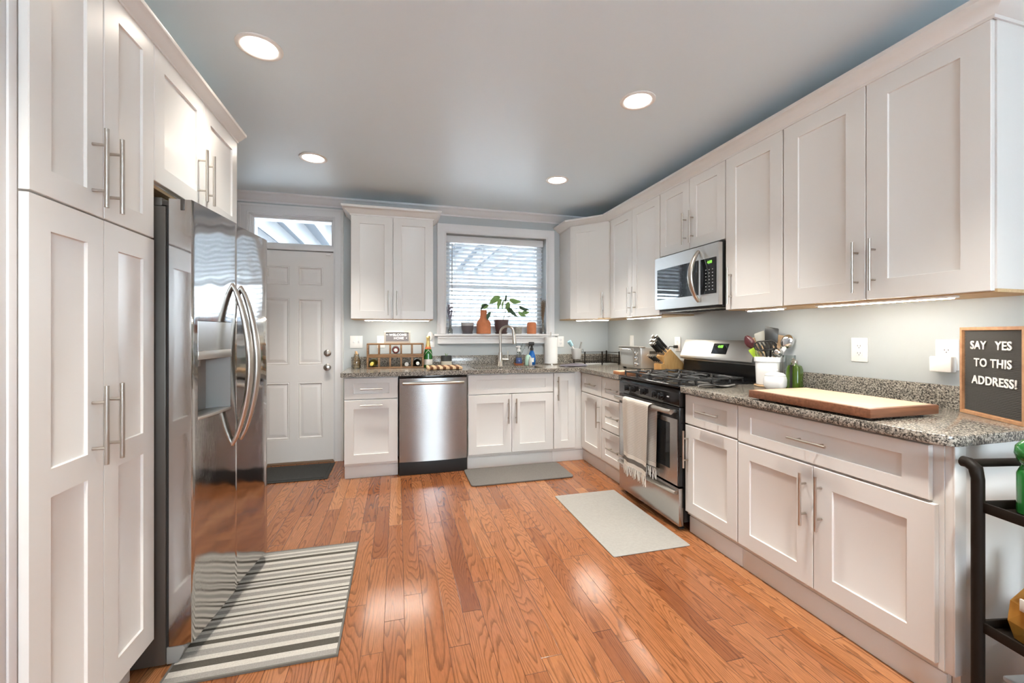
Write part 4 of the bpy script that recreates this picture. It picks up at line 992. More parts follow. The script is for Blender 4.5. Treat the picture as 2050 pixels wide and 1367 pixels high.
# ------------------------------------------------------------------ kitchen towel over the oven handle
tw = thing('kitchen_towel', 'cream and grey waffle towel with tassels hanging on the oven handle', 'towel', (1.652, 2.675, 0.0))
def towel_sheet(y0, y1, zt, zb, xo, seed):
    rr = random.Random(seed); ph = rr.random() * 6
    def fn(u, v):
        y = y0 + (y1 - y0) * u; z = zt + (zb - zt) * v
        pinch = 1 - 0.10 * v
        yy = (y - (y0 + y1) / 2) * pinch + (y0 + y1) / 2
        return (xo - 0.005 * math.sin(u * 9 + ph) * (0.3 + v) - 0.004 * math.sin(u * 17 + ph), yy, z)
    return fn
f1 = towel_sheet(-0.178, 0.172, 0.748, 0.275, -0.022, 3); f2 = towel_sheet(-0.205, 0.150, 0.748, 0.330, 0.023, 5)
b = B()
def towel_all(u, v):
    if v < 0.45: return f2(u, 1 - v / 0.45)
    if v > 0.55: return f1(u, (v - 0.55) / 0.45)
    t = (v - 0.45) / 0.10; p, q = f2(u, 0), f1(u, 0)
    a = PI * t
    return ((p[0] + q[0]) / 2 + (p[0] - q[0]) / 2 * math.cos(a), p[1] + (q[1] - p[1]) * t, 0.748 + 0.022 * math.sin(a))
b.grid(towel_all, 28, 60, 0.003); b.obj('cloth', 'towel', tw, smooth=60)
b = B()
for f, zb_ in ((f1, 0.275), (f2, 0.330)):
    for i in range(19):
        p = Vector(f(0.02 + 0.96 * i / 18, 1.0)); k = random.Random(i)
        b.tube([p, p + Vector((k.uniform(-.004, .004), k.uniform(-.006, .006), -0.03)), p + Vector((k.uniform(-.006, .006), k.uniform(-.01, .01), -0.062 - 0.02 * k.random()))], [0.0035, 0.0042, 0.0028], 6)
b.obj('tassels', mat('towel_fringe', (0.74, 0.69, 0.62), 0.95), tw)

# ------------------------------------------------------------------ things on the left of the back counter
jar = thing('cork_jar', 'clear glass jar filled with wine corks at the left end of the counter', 'jar', (-0.372, 4.235, CT))
B().lathe([(0.034, 0.0006), (0.0375, 0.006), (0.0385, 0.05), (0.036, 0.085), (0.026, 0.115), (0.022, 0.132), (0.0245, 0.14), (0.0235, 0.14), (0.021, 0.132), (0.025, 0.115), (0.0345, 0.085), (0.037, 0.05), (0.036, 0.008), (0.001, 0.005)], n=28, capb=True, capt=False).obj('glass', 'clear', jar)
kr = random.Random(4); kc = 0
cork_me = None
for lvl, (zz, rad, n_) in enumerate(((0.020, 0.0190, 5), (0.042, 0.0195, 5), (0.064, 0.0190, 5), (0.085, 0.0150, 4), (0.104, 0.0085, 2), (0.124, 0.004, 1), (0.145, 0.003, 1))):
    for i in range(n_):
        a = 2 * PI * i / n_ + lvl * 0.8
        if cork_me is None:
            o = B().lathe([(0.0095, -0.0195), (0.0108, -0.0185), (0.0108, 0.0185), (0.0095, 0.0195)], n=14).obj('cork', 'cork'); cork_me = o.data
        else:
            o = bpy.data.objects.new('cork', cork_me); COL.objects.link(o)
        o.location = (-0.372 + rad * math.cos(a), 4.235 + rad * math.sin(a), CT + zz)
        o.rotation_euler = (kr.uniform(0.9, 1.57) if lvl < 5 else 0.4, kr.uniform(-0.4, 0.4), a + kr.uniform(-0.3, 0.3))
        tag(o, 'wine cork in the clear glass jar at the left end of the counter', 'cork', 'corks in the glass jar')

RX0, RX1, RY0, RY1 = -0.276, 0.246, 4.150, 4.262
rk = thing('wine_rack', 'wooden ten-slot wine rack of two tiers on the granite counter', 'wine rack', (0, 0, CT))
for tier, z0 in enumerate((0.001, 0.1205)):
    for nm, za, zb in (('shelf_board', z0, z0 + 0.015), ('top_board', z0 + 0.104, z0 + 0.119)):
        B().box(RX0, RX1, RY0, RY1, za, zb, 0.0015).obj(nm, 'rackwood', rk)
    for k in range(6):
        x = RX0 + (RX1 - RX0 - 0.016) * k / 5
        B().box(x, x + 0.016, RY0 + 0.0005, RY1 - 0.0005, z0 + 0.015, z0 + 0.104, 0.001).obj('divider', 'rackwood', rk)
def cellx(k): return RX0 + 0.008 + (RX1 - RX0 - 0.016) * (k + 0.5) / 5
def lying_bottle(name, label, x, z, yb, mats, prof, tilt=0.0, pan=0.0):
    """bottle lying with its neck towards the room; prof in (r, distance from the base)"""
    t = thing(name, label, 'bottle', (x, yb, z)); t.rotation_euler = (PI / 2 + tilt, 0, pan)
    for nm, m_, pr in prof: B().lathe(pr, n=24).obj(nm, m_, t)
    return t
bod = [(0.030, 0.0), (0.0365, 0.004), (0.0365, 0.17), (0.030, 0.20), (0.016, 0.228), (0.0145, 0.262)]
zc = CT + 0.016 + 0.0375
lying_bottle('wine_bottle', 'white wine bottle with a yellow capsule lying in the bottom left slot of the rack', cellx(0) + 0.006, zc + 0.004, 4.388, 0, [('glass_body', 'whitew', bod), ('capsule', 'yellowcap', [(0.0152, 0.225), (0.0155, 0.30), (0.013, 0.302)])], 0.03, -0.06)
lying_bottle('wine_bottle', 'dark bottle with a white cap lying in the bottom right slot of the rack', cellx(4), zc, 4.388, 0, [('glass_body', 'darkw', bod), ('cap', 'white_plastic', [(0.0155, 0.262), (0.016, 0.29), (0.014, 0.292)])], 0.02, 0.0)
lying_bottle('spirit_bottle', 'amber bottle with a red star seal lying in the middle slot of the upper tier', cellx(2), CT + 0.1205 + 0.016 + 0.038, 4.370, 0, [('glass_body', 'amberw', [(0.030, 0.0), (0.037, 0.005), (0.037, 0.12), (0.028, 0.155), (0.014, 0.165), (0.014, 0.19)]), ('cap', 'white_plastic', [(0.0175, 0.190), (0.0175, 0.215), (0.012, 0.217)])])
bt = COL.objects['spirit_bottle']
b = B()
for i in range(8):
    a = 2 * PI * i / 8
    b.prism([(0.012 * math.cos(a - .3), 0.012 * math.sin(a - .3)), (0.035 * math.cos(a), 0.035 * math.sin(a)), (0.012 * math.cos(a + .3), 0.012 * math.sin(a + .3))], 0.1655, 0.168, 'z')
b.lathe([(0.029, 0.1652), (0.027, 0.1675)], n=20); b.obj('red_seal', 'redfoil', bt)
lying_bottle('small_bottle', 'small dark bottle with a white cap lying in the fourth bottom slot', cellx(3), CT + 0.016 + 0.021, 4.36, 0, [('glass_body', 'darkw', [(0.016, 0.0), (0.020, 0.004), (0.020, 0.13), (0.012, 0.15)]), ('cap', 'white_plastic', [(0.0195, 0.15), (0.0195, 0.178), (0.018, 0.18)])])

sg = thing('letter_sign', 'small framed grey WELCOME HOME sign standing on the wine rack', 'sign', (0.0, 4.212, CT + 0.240))
sg.rotation_euler = (-0.02, 0, 0)
B().sweep([(-0.122, 0.0005), (-0.122, 0.118), (0.122, 0.118), (0.122, 0.0005)], [(0, 0), (0.016, 0), (0.016, 0.018), (0, 0.018)], True, lambda p, a: (p.x, a - 0.009, p.y)).obj('sign_frame', 'sign_frame', sg)
B().box(-0.106, 0.106, -0.003, 0.006, 0.016, 0.102).obj('sign_board', 'sign_grey', sg)
text_obj('lettering', [('WELCOME', 0.006, 0.079), ('HOME', 0.014, 0.046)], 0.032, 'letter', sg, Matrix.Translation((0, -0.0045, 0)), 0.001, 0.0005, 1.06)
b = B()
for x, z in ((-0.095, 0.081), (0.086, 0.048)): b.lathe([(0.0052, -0.0058), (0.0052, -0.003)], (x, 0, z), 12, 'y')
b.obj('bullet_marks', 'letter', sg)

# wall plates ------------------------------------------------------
def plate(name, label, loc, rotz, w, h, kind, group=None):
    t = thing(name, label, 'switch plate' if kind == 'toggle' else 'outlet' if kind != 'blank' else 'wall plate', loc, rotz, group)
    B().box(-w / 2, w / 2, -0.006, -0.0004, -h / 2, h / 2, 0.0022).obj('cover_plate', 'white_plastic', t)
    if kind == 'toggle':
        for x in (-0.023, 0.023):
            b = B(); b.box(x - 0.005, x + 0.005, -0.016, -0.005, -0.004, 0.010, 0.002); b.box(x - 0.008, x + 0.008, -0.0068, -0.005, -0.013, 0.013); b.obj('toggle', 'white', t)
    elif kind in ('duplex', 'decora', 'round'):
        b = B()
        if kind == 'decora': b.box(-0.017, 0.017, -0.0075, -0.005, -0.034, 0.034, 0.001)
        else:
            for z in ((0.020, -0.020) if kind == 'duplex' else (0.018, -0.022)): b.lathe([(0.017, -0.005), (0.017, -0.0075)], (0, 0, z), 20, 'y')
        b.obj('socket_face', 'white', t)
        b = B()
        for z in (0.018, -0.020):
            for x in (-0.0065, 0.0065): b.box(x - 0.001, x + 0.001, -0.0078, -0.0070, z - 0.001, z + 0.007)
            b.lathe([(0.0022, -0.0078), (0.0022, -0.007)], (0, 0, z - 0.007), 8, 'y')
        b.obj('slots', 'gasket', t)
    return t
plate('light_switch', 'white double toggle switch plate on the wall beside the door casing', (-0.391, YB, 1.158), 0, 0.118, 0.122, 'toggle')
plate('power_outlet', 'white outlet plate on the wall behind the wine rack and sign', (-0.158, YB, 1.158), 0, 0.076, 0.122, 'duplex')
nlo = plate('power_outlet', 'white outlet plate behind the champagne bottle, beside the window apron', (0.335, YB, 1.160), 0, 0.072, 0.120, 'duplex')
nl = thing('night_light', 'white oval plug-in night light in the outlet above the champagne bottle', 'night light', (0.327, YB - 0.0085, 1.215))
b = B(); b.ellipsoid((0, -0.018, 0.0), (0.030, 0.0175, 0.047), 20, 12); b.obj('shell', 'white_plastic', nl)
plate('power_outlet', 'white outlet plate behind the paper towel roll', (1.767, YB, 1.152), 0, 0.074, 0.120, 'duplex')
plate('wall_plate', 'narrow blank white wall plate above the toaster oven', (XW, 3.905, 1.164), RR, 0.074, 0.118, 'blank')
plate('power_outlet', 'white outlet plate behind the knife block with a dark plug in it', (XW, 3.162, 1.150), RR, 0.078, 0.125, 'duplex')
pc = thing('power_lead', 'dark plug and cord in the outlet behind the knife block', 'cord')
b = B(); b.box(XW - 0.040, XW - 0.008, 3.150, 3.176, 1.115, 1.140, 0.004); b.obj('plug', 'blackm', pc)
B().tube([(XW - 0.040, 3.163, 1.127), (XW - 0.075, 3.175, 1.130), (XW - 0.085, 3.20, 1.09), (XW - 0.060, 3.235, 1.02), (XW - 0.035, 3.26, 0.99)], 0.0035, 8).obj('wire', 'blackm', pc)
plate('power_outlet', 'white rectangular outlet on the right wall above the big cutting board', (XW, 1.667, 1.155), RR, 0.082, 0.126, 'decora')
plate('power_outlet', 'large white outlet plate with a plugged-in white adapter beside the letter board', (XW, 1.300, 1.146), RR, 0.082, 0.134, 'round')
b = B(); b.box(XW - 0.046, XW - 0.0085, 1.262, 1.342, 1.070, 1.140, 0.006)
tag(b.obj('power_adapter', 'white_plastic'), 'square white power adapter plugged in beside the letter board', 'adapter')

# champagne, succulent, small board ---------------------------------
ch = thing('champagne_bottle', 'green champagne bottle with gold foil standing right of the wine rack', 'bottle', (0.291, 4.205, CT))
B().lathe([(0.036, 0.0006), (0.0415, 0.006), (0.0415, 0.125), (0.039, 0.150), (0.030, 0.185), (0.021, 0.215), (0.0165, 0.245), (0.0155, 0.29)], n=28).obj('glass_body', 'greenw', ch)
B().lathe([(0.0420, 0.028), (0.0420, 0.082)], n=28, capb=False, capt=False).obj('front_label', 'label', ch)
B().lathe([(0.0255, 0.202), (0.0175, 0.244), (0.0165, 0.282), (0.0185, 0.287), (0.0185, 0.302), (0.013, 0.309)], n=24).obj('gold_foil', 'gold', ch)
b = B(); b.lathe([(0.0316, 0.180), (0.0262, 0.201)], n=28, capb=False, capt=False); b.ellipsoid((0, -0.027, 0.193), (0.016, 0.007, 0.015), 12, 8); b.obj('neck_label', 'orange', ch)
b = B()
for s in (-1, 1): b.tube([(0.041 * math.sin(s * t), -0.0415 * math.cos(s * t) * (1 - 0.12 * (1 - t / 1.3)), 0.172 - 0.045 * t) for t in [0.1 * i for i in range(14)]], 0.0018, 6)
b.obj('cross_ribbon', 'label', ch)
sc_ = thing('succulent_pot', 'small two-tone pot with a green sprout, charcoal above cream', 'potted plant', (0.480, 4.305, CT))
B().lathe([(0.048, 0.0006), (0.053, 0.004), (0.053, 0.054), (0.046, 0.0542)], n=32, sq=3.2).obj('cream_base', 'cream', sc_)
B().lathe([(0.046, 0.0545), (0.0535, 0.0546), (0.0535, 0.108), (0.049, 0.108), (0.049, 0.098), (0.001, 0.098)], n=32, capt=False, sq=3.2).obj('charcoal_rim', 'charcoal', sc_)
b = B()
for a, l in ((0.3, .032), (2.2, .028), (3.9, .036), (5.2, .022)): b.tube([(0, 0, 0.098), (0.008 * math.cos(a), 0.008 * math.sin(a), 0.098 + l * .6), (0.02 * math.cos(a), 0.02 * math.sin(a), 0.1 + l)], [0.003, 0.0035, 0.001], 6)
b.obj('sprout', 'leaf', sc_)
M['stripeboard'] = stripe_mat('striped_board', [(0, (0.66, 0.46, 0.28)), (0.018, (0.16, 0.07, 0.035)), (0.045, (0.66, 0.46, 0.28)), (0.075, (0.16, 0.07, 0.035)), (0.102, (0.70, 0.50, 0.31)), (0.132, (0.16, 0.07, 0.035)), (0.160, (0.66, 0.46, 0.28)), (0.192, (0.16, 0.07, 0.035)), (0.220, (0.70, 0.50, 0.31)), (0.250, (0.16, 0.07, 0.035)), (0.278, (0.66, 0.46, 0.28)), (0.310, (0, 0, 0))], 0, 0.5, 0.08, 60, 0.0)
tb = thing('cutting_board', 'small cutting board of light and dark wood strips left of the sink', 'cutting board', (0.268, 3.860, CT + 0.0006))
B().box(0.0, 0.310, 0.0, 0.285, 0.004, 0.026, 0.003).obj('striped_slab', M['stripeboard'], tb)
b = B()
for x in (0.03, 0.28):
    for y in (0.03, 0.255): b.lathe([(0.009, 0.0), (0.009, 0.0042)], (x, y, 0), 10)
b.obj('foot', 'blackm', tb)

# ------------------------------------------------------------------ window sill
SZ = 1.2386; SY = 4.432
def sprigs(name, label, x, y, z, n, h, spread, m, hm, seed, cat='dried flowers'):
    rr = random.Random(seed); t = thing(name, label, cat, (x, y, z)); st = B(); hd = B()
    for i in range(n):
        a = rr.uniform(0, 2 * PI); s = rr.uniform(0.15, 1) * spread; hh = h * rr.uniform(0.72, 1.0)
        tip = Vector((s * math.cos(a), s * math.sin(a) * 0.55, hh)); base = Vector((0.008 * math.cos(a), 0.008 * math.sin(a), 0.0)); md_ = base.lerp(tip, 0.5) + Vector((0, 0, 0.01)) - Vector((tip.x * 0.28, tip.y * 0.28, 0))
        st.tube([base, md_, tip], 0.0011, 5)
        for k in range(9):
            q = 0.42 + 0.58 * k / 8; p = md_.lerp(tip, (q - 0.42) / 0.58 * 0.98)
            hd.ellipsoid(p + Vector((rr.uniform(-.002, .002), rr.uniform(-.002, .002), 0)), (0.0030, 0.0030, 0.0055), 6, 4)
    st.obj('stems', m, t); hd.obj('flower_heads', hm, t); return t
def vase(name, label, x, y, prof, m, cat='vase'):
    t = thing(name, label, cat, (x, y, SZ)); B().lathe(prof, n=28, capb=True, capt=False).obj('glass_body', m, t); return t
vase('bud_vase', 'small clear glass bottle vase at the left end of the sill', 0.535, SY, [(0.022, 0.0004), (0.024, 0.004), (0.024, 0.045), (0.013, 0.062), (0.011, 0.085), (0.013, 0.088), (0.012, 0.088), (0.0095, 0.084), (0.0115, 0.062), (0.022, 0.044), (0.022, 0.007), (0.001, 0.006)], 'clear')
sprigs('dried_lavender', 'dried purple lavender bunch standing in the left bud vase', 0.535, SY, SZ + 0.010, 30, 0.335, 0.050, 'twig', 'lav', 2)
vase('bud_vase', 'narrow clear glass vase at the right end of the sill', 1.558, SY, [(0.024, 0.0004), (0.027, 0.004), (0.026, 0.05), (0.017, 0.085), (0.015, 0.14), (0.018, 0.150), (0.017, 0.150), (0.0135, 0.14), (0.0155, 0.085), (0.024, 0.05), (0.025, 0.007), (0.001, 0.006)], 'clear')
sprigs('dried_herbs', 'dried brown herb bunch standing in the right glass vase', 1.558, SY, SZ + 0.010, 38, 0.385, 0.036, 'dry', 'dry', 9)
def pot(t, prof, m, rim_soil=None, sq=None):
    B().lathe(prof, n=32, capt=False, sq=sq).obj('pot', m, t)
    if rim_soil: B().lathe([(0.001, rim_soil[1]), (rim_soil[0], rim_soil[1])], n=24, capb=True, capt=False).obj('soil', 'soil', t)
gp = thing('grey_planter', 'grey pot with bare twigs on a saucer, second from the left on the sill', 'potted plant', (0.716, SY, SZ))
pot(gp, [(0.048, 0.012), (0.052, 0.014), (0.062, 0.05), (0.066, 0.085)], 'grey_pot'); B().lathe([(0.0662, 0.0851), (0.068, 0.118), (0.063, 0.118), (0.061, 0.108), (0.001, 0.106)], n=32, capb=False, capt=False).obj('pale_rim', 'pale_pot', gp)
B().lathe([(0.050, 0.0004), (0.060, 0.008), (0.060, 0.012), (0.001, 0.0115)], n=28, capt=False).obj('saucer', 'grey_pot', gp)
b = B(); rr = random.Random(3)
for tip, sub in (((-0.030, 0, 0.200), ((-0.045, 0.0, 0.165),)), ((0.008, 0.01, 0.205), ((-0.018, .01, .195), (0.020, 0, .185))), ((0.030, -0.01, 0.200), ()), ((0.078, 0, 0.175), ()), ((-0.085, 0.005, 0.132), ())):
    bs = Vector((tip[0] * 0.3, 0, 0.104)); mid = bs.lerp(Vector(tip), 0.55) + Vector((0.004, 0, -0.004)); b.tube([bs, mid, tip], [0.0022, 0.0017, 0.0009], 6)
    for s2 in sub: b.tube([mid, Vector(s2)], [0.0014, 0.0008], 5)
b.obj('twigs', 'twig', gp)
tv = thing('terracotta_bottle', 'terracotta bottle-shaped vase with a tall neck on the sill', 'vase', (0.890, SY, SZ))
B().lathe([(0.070, 0.0004), (0.0765, 0.005), (0.0765, 0.105), (0.070, 0.128), (0.048, 0.158), (0.037, 0.182), (0.035, 0.245), (0.038, 0.256), (0.031, 0.256), (0.029, 0.24), (0.001, 0.20)], n=36, capt=False).obj('body', 'terracotta', tv)
pp = thing('potted_plant', 'leafy green plant in a dark plum pot at the middle of the sill', 'potted plant', (1.084, SY, SZ))
pot(pp, [(0.052, 0.016), (0.056, 0.017), (0.075, 0.10), (0.0815, 0.152), (0.077, 0.152), (0.072, 0.138)], 'plum', (0.072, 0.140))
B().lathe([(0.058, 0.0004), (0.068, 0.012), (0.068, 0.016), (0.001, 0.015)], n=28, capt=False).obj('saucer', 'plum', pp)
def leaf(par, bx, bz, tx, tz, w, dy0, dy1, m='leaf', face=0.75, curl=0.012):
    base = Vector((bx - 1.084, dy0, bz - SZ)); tip = Vector((tx - 1.084, dy1, tz - SZ)); ax = tip - base; L = ax.length; ax.normalize()
    side = ax.cross(Vector((0, -1, 0))).normalized(); nr = side.cross(ax).normalized()
    side = (side * face + nr * math.sqrt(1 - face * face)).normalized(); nr = ax.cross(side).normalized()
    def fn(u, v):
        ww = w * (math.sin(PI * min(1, u ** 0.8)) ** 0.8) * (1 - 0.25 * u) if 0 < u < 1 else 0.0004
        s = 2 * v - 1
        return base + ax * (L * u) + side * (s * ww / 2 * 1.1) + nr * (-curl * 4 * (u - 0.5) ** 2 + 0.10 * ww * abs(s))
    b = B(); b.grid(fn, 12, 6, 0.0007); return b.obj('leaf', m, par, smooth=60)
for a in ((1.069, 1.639, 0.935, 1.561, 0.075, 0.0, -0.035, 'leaf', .92), (1.074, 1.617, 1.029, 1.495, 0.062, -0.015, -0.045, 'leaf', .85), (1.099, 1.601, 1.082, 1.481, 0.040, -0.02, -0.045, 'leaf', .7), (1.126, 1.579, 1.145, 1.674, 0.030, 0.0, 0.01, 'leafd', .7),
          (1.172, 1.608, 1.303, 1.579, 0.070, 0.0, -0.03, 'leaf', .88), (1.164, 1.590, 1.166, 1.463, 0.070, 0.02, 0.01, 'leaf', .9), (1.160, 1.521, 1.253, 1.414, 0.060, -0.02, -0.05, 'leafd', .85), (1.276, 1.537, 1.399, 1.491, 0.055, 0.0, -0.02, 'leafd', .8),
          (1.270, 1.476, 1.358, 1.426, 0.050, 0.0, -0.03, 'leaf', .9), (1.323, 1.475, 1.399, 1.472, 0.052, 0.01, -0.02, 'leaf', .9), (0.911, 1.559, 0.833, 1.481, 0.045, -0.04, -0.06, 'leafd', .75), (0.855, 1.530, 0.940, 1.535, 0.062, -0.03, -0.05, 'leaf', .9), (0.944, 1.471, 0.905, 1.378, 0.052, -0.075, -0.085, 'leafd', .85)):
    leaf(pp, *a)
b = B()
def br(pts, r=0.0028): b.tube([Vector((p[0] - 1.084, p[2], p[1] - SZ)) for p in pts], r, 6)
br([(1.100, 1.378, 0), (1.126, 1.46, 0), (1.137, 1.596, 0)], [0.004, 0.0036, 0.0025]); br([(1.137, 1.596, 0), (1.10, 1.618, -.005), (1.070, 1.638, 0)], 0.002); br([(1.137, 1.596, 0), (1.155, 1.606, 0), (1.172, 1.608, 0)], 0.002)
br([(1.05, 1.378, 0), (1.046, 1.406, -.01), (0.985, 1.46, -.03), (0.925, 1.512, -.045), (0.911, 1.555, -.04)], 0.0024); br([(1.06, 1.378, 0), (1.03, 1.40, -.03), (0.944, 1.471, -.075)], 0.002); br([(1.110, 1.40, 0), (1.13, 1.47, .01), (1.160, 1.521, -.02)], 0.0024)
br([(1.11, 1.378, 0), (1.16, 1.43, -.01), (1.27, 1.476, 0)], 0.002); br([(1.12, 1.378, 0), (1.20, 1.45, .01), (1.276, 1.537, 0)], 0.002); br([(1.137, 1.596, 0), (1.16, 1.60, .01), (1.164, 1.59, .02)], 0.002); br([(1.27, 1.50, 0), (1.30, 1.48, .005), (1.323, 1.475, .01)], 0.0018)
b.obj('stem', 'stem', pp)
mp_ = thing('mottled_pot', 'small mottled grey pot on the sill right of the leafy plant', 'pot', (1.274, SY - 0.002, SZ))
B().lathe([(0.033, 0.0004), (0.037, 0.004), (0.046, 0.074), (0.043, 0.074), (0.036, 0.010), (0.001, 0.009)], n=28, capt=False).obj('body', 'patterned', mp_)
B().lathe([(0.001, 0.050), (0.040, 0.050)], n=20, capt=False).obj('soil', 'soil', mp_)
tp = thing('terracotta_jar', 'rounded terracotta jar on the sill beside the right vase', 'jar', (1.428, SY, SZ))
B().lathe([(0.046, 0.0004), (0.051, 0.005), (0.0525, 0.09), (0.051, 0.112), (0.044, 0.124), (0.024, 0.130), (0.001, 0.131)], n=32, capt=False).obj('body', 'terracotta', tp)

# ------------------------------------------------------------------ around the sink
tr = tag(B().lathe([(0.044, 0.0006), (0.056, 0.018), (0.054, 0.018), (0.043, 0.005), (0.001, 0.004)], (1.245, 4.305, CT), 28, capt=False).obj('soap_tray', 'terracotta'), 'round terracotta tray under the soap dispenser', 'tray')
sd = thing('soap_dispenser', 'clear foam soap dispenser with blue soap and white pump', 'soap dispenser', (1.245, 4.305, CT + 0.0052))
B().lathe([(0.036, 0.0), (0.038, 0.004), (0.034, 0.05), (0.022, 0.115), (0.017, 0.135), (0.017, 0.142), (0.016, 0.142)], n=28, capt=False).obj('bottle', 'clear', sd)
B().lathe([(0.034, 0.003), (0.035, 0.006), (0.032, 0.048), (0.0275, 0.072)], n=24).obj('blue_soap', 'bluel', sd)
b = B(); b.lathe([(0.0185, 0.136), (0.0185, 0.156), (0.008, 0.160), (0.008, 0.180), (0.016, 0.182), (0.016, 0.196), (0.013, 0.198)], n=20); b.tube([(0, 0, 0.190), (-0.036, -0.012, 0.187)], [0.006, 0.005], 8); b.obj('pump', 'white_plastic', sd)
tg = thing('twig_sprig', 'thin sprig with tiny leaves rising behind the soap dispenser', 'sprig', (1.262, 4.372, CT + 0.001))
b = B(); lf = B(); rr = random.Random(12)
for tip in ((-0.035, -0.02, 0.205), (0.045, -0.015, 0.225), (0.070, -0.01, 0.190), (0.015, -0.02, 0.17)):
    mid = Vector((tip[0] * 0.35, tip[1] * .5, tip[2] * 0.6)); b.tube([(0, 0, 0.0), mid, tip], [0.0018, 0.0014, 0.0008], 5)
    for k in range(6):
        p = mid.lerp(Vector(tip), k / 5); lf.ellipsoid(p + Vector((rr.uniform(-.006, .006), rr.uniform(-.004, .004), rr.uniform(-.004, .004))), (0.005, 0.003, 0.004), 6, 4)
b.lathe([(0.012, 0.0), (0.013, 0.002), (0.010, 0.05), (0.006, 0.07)], n=14)
b.obj('twigs', 'stem', tg); lf.obj('leaves', 'stem', tg)
sb = thing('spray_bottle', 'blue spray bottle with a black trigger beside the paper towels', 'spray bottle', (1.385, 4.290, CT))
b = B(); b.lathe([(0.036, 0.0006), (0.040, 0.005), (0.041, 0.06), (0.036, 0.10), (0.024, 0.135), (0.017, 0.150), (0.016, 0.158)], n=28); b.bm.transform(Matrix.Scale(0.72, 4, (0, 1, 0))); b.obj('bottle', 'blue', sb)
b = B(); b.lathe([(0.018, 0.152), (0.018, 0.178), (0.013, 0.184), (0.013, 0.205)], n=18); b.box(-0.036, 0.026, -0.012, 0.012, 0.205, 0.243, 0.008); b.tube([(-0.018, 0, 0.212), (-0.034, 0, 0.195), (-0.040, 0, 0.170)], [0.007, 0.006, 0.004], 8); b.obj('trigger_head', 'nylon', sb)
b = B(); b.lathe([(0.0245, 0.03), (0.0250, 0.075)], (0, 0, 0), 20, capb=False, capt=False); b.bm.transform(Matrix.Translation((0.0, -0.010, 0)) @ Matrix.Diagonal((1.0, 0.86, 1.0, 1.0))); b.obj('label', 'label', sb)
ds_ = thing('dish_soap', 'rounded mint green dish soap bottle in front of the blue spray bottle', 'bottle', (1.318, 4.205, CT))
b = B(); b.lathe([(0.030, 0.0006), (0.034, 0.004), (0.036, 0.05), (0.031, 0.085), (0.018, 0.108), (0.002, 0.114)], n=24); b.bm.transform(Matrix.Scale(0.62, 4, (0, 1, 0))); b.obj('bottle', 'mint', ds_)
cl = thing('small_clear_bottle', 'small clear bottle at the sink edge in front of the mint bottle', 'bottle', (1.325, 4.155, CT))
B().lathe([(0.015, 0.0006), (0.018, 0.004), (0.018, 0.055), (0.010, 0.078), (0.009, 0.092), (0.011, 0.094)], n=18).obj('bottle', 'frost', cl)
ph = thing('paper_towel_holder', 'steel paper towel holder with upright rod and side arm', 'paper towel holder', (1.612, 4.315, CT))
B().lathe([(0.074, 0.0006), (0.074, 0.007), (0.070, 0.010)], n=32).obj('base', 'nickel', ph)
B().lathe([(0.0055, 0.010), (0.0055, 0.345), (0.002, 0.349)], n=12).obj('rod', 'nickel', ph)
B().tube([(-0.085, -0.02, 0.004), (-0.088, -0.02, 0.012), (-0.088, -0.02, 0.125)], 0.0035, 8).obj('side_arm', 'nickel', ph)
o = B().lathe([(0.019, 0.0), (0.071, 0.0), (0.0715, 0.14), (0.071, 0.280), (0.019, 0.280)], (0, 0, 0), 40, capb=False, capt=False).obj('paper_towel', 'paper', None, loc=(1.612, 4.315, CT + 0.0105)); tag(o, 'white roll of paper towels on the steel holder', 'paper towel')
fc = thing('folded_cloth', 'dark grey folded cloth lying on the counter right of the sink', 'cloth', (1.715, 3.965, CT + 0.0006))
def cl_fn(h0, h1, dx, sc):
    def fn(u, v):
        x = -0.125 + 0.25 * u + dx; y = -0.085 + 0.17 * v
        e_ = min(u, 1 - u, v, 1 - v); z = h0 + (h1 - h0) * min(1, e_ * 12) + 0.003 * math.sin(6 * u + 3 * v + sc) + 0.012 * max(0, 0.3 - abs(u - 0.72)) * (0.4 + v)
        return (x * math.cos(0.18) - y * math.sin(0.18), x * math.sin(0.18) + y * math.cos(0.18), max(0.002, z))
    return fn
b = B(); b.grid(cl_fn(0.003, 0.012, 0, 0), 24, 16, 0.003); b.grid(cl_fn(0.010, 0.020, 0.012, 1.5), 24, 16, 0.003); b.obj('layers', 'cloth_grey', fc, smooth=60)

# dish rack ----------------------------------------------------------
dr_ = thing('dish_rack', 'black wire dish rack in the corner left of the toaster oven', 'dish rack', (1.900, 4.075, CT))
def loop_rect(b, x0, x1, y0, y1, z, r): b.tube([(x0, y0, z), (x1, y0, z), (x1, y1, z), (x0, y1, z)], r, 6, closed=True)
b = B()
for z in (0.024, 0.075, 0.128): loop_rect(b, 0, 0.40, 0, 0.285, z, 0.0026)
b.obj('wire_frame', 'brown_metal', dr_)
b = B()
for i in range(14): x = 0.02 + 0.36 * i / 13; b.tube([(x, 0, 0.075), (x, 0, 0.024), (x, 0.285, 0.024), (x, 0.285, 0.075)], 0.0014, 5)
for i in range(9): x = 0.22 + 0.17 * i / 8; b.tube([(x, 0.05, 0.024), (x, 0.05, 0.10), (x + 0.008, 0.06, 0.104), (x + 0.008, 0.14, 0.10), (x, 0.14, 0.024)], 0.0012, 5)
b.obj('plate_wires', 'brown_metal', dr_)
for x, y in ((0, 0), (0.20, 0), (0.40, 0), (0, 0.285), (0.40, 0.285)):
    b = B(); b.box(x - 0.006, x + 0.006, y - 0.006, y + 0.006, 0.0, 0.140, 0.002); b.obj('leg', 'brown_metal', dr_)
B().box(0.01, 0.39, 0.01, 0.275, 0.001, 0.009, 0.003).obj('drip_tray', 'frost', dr_)
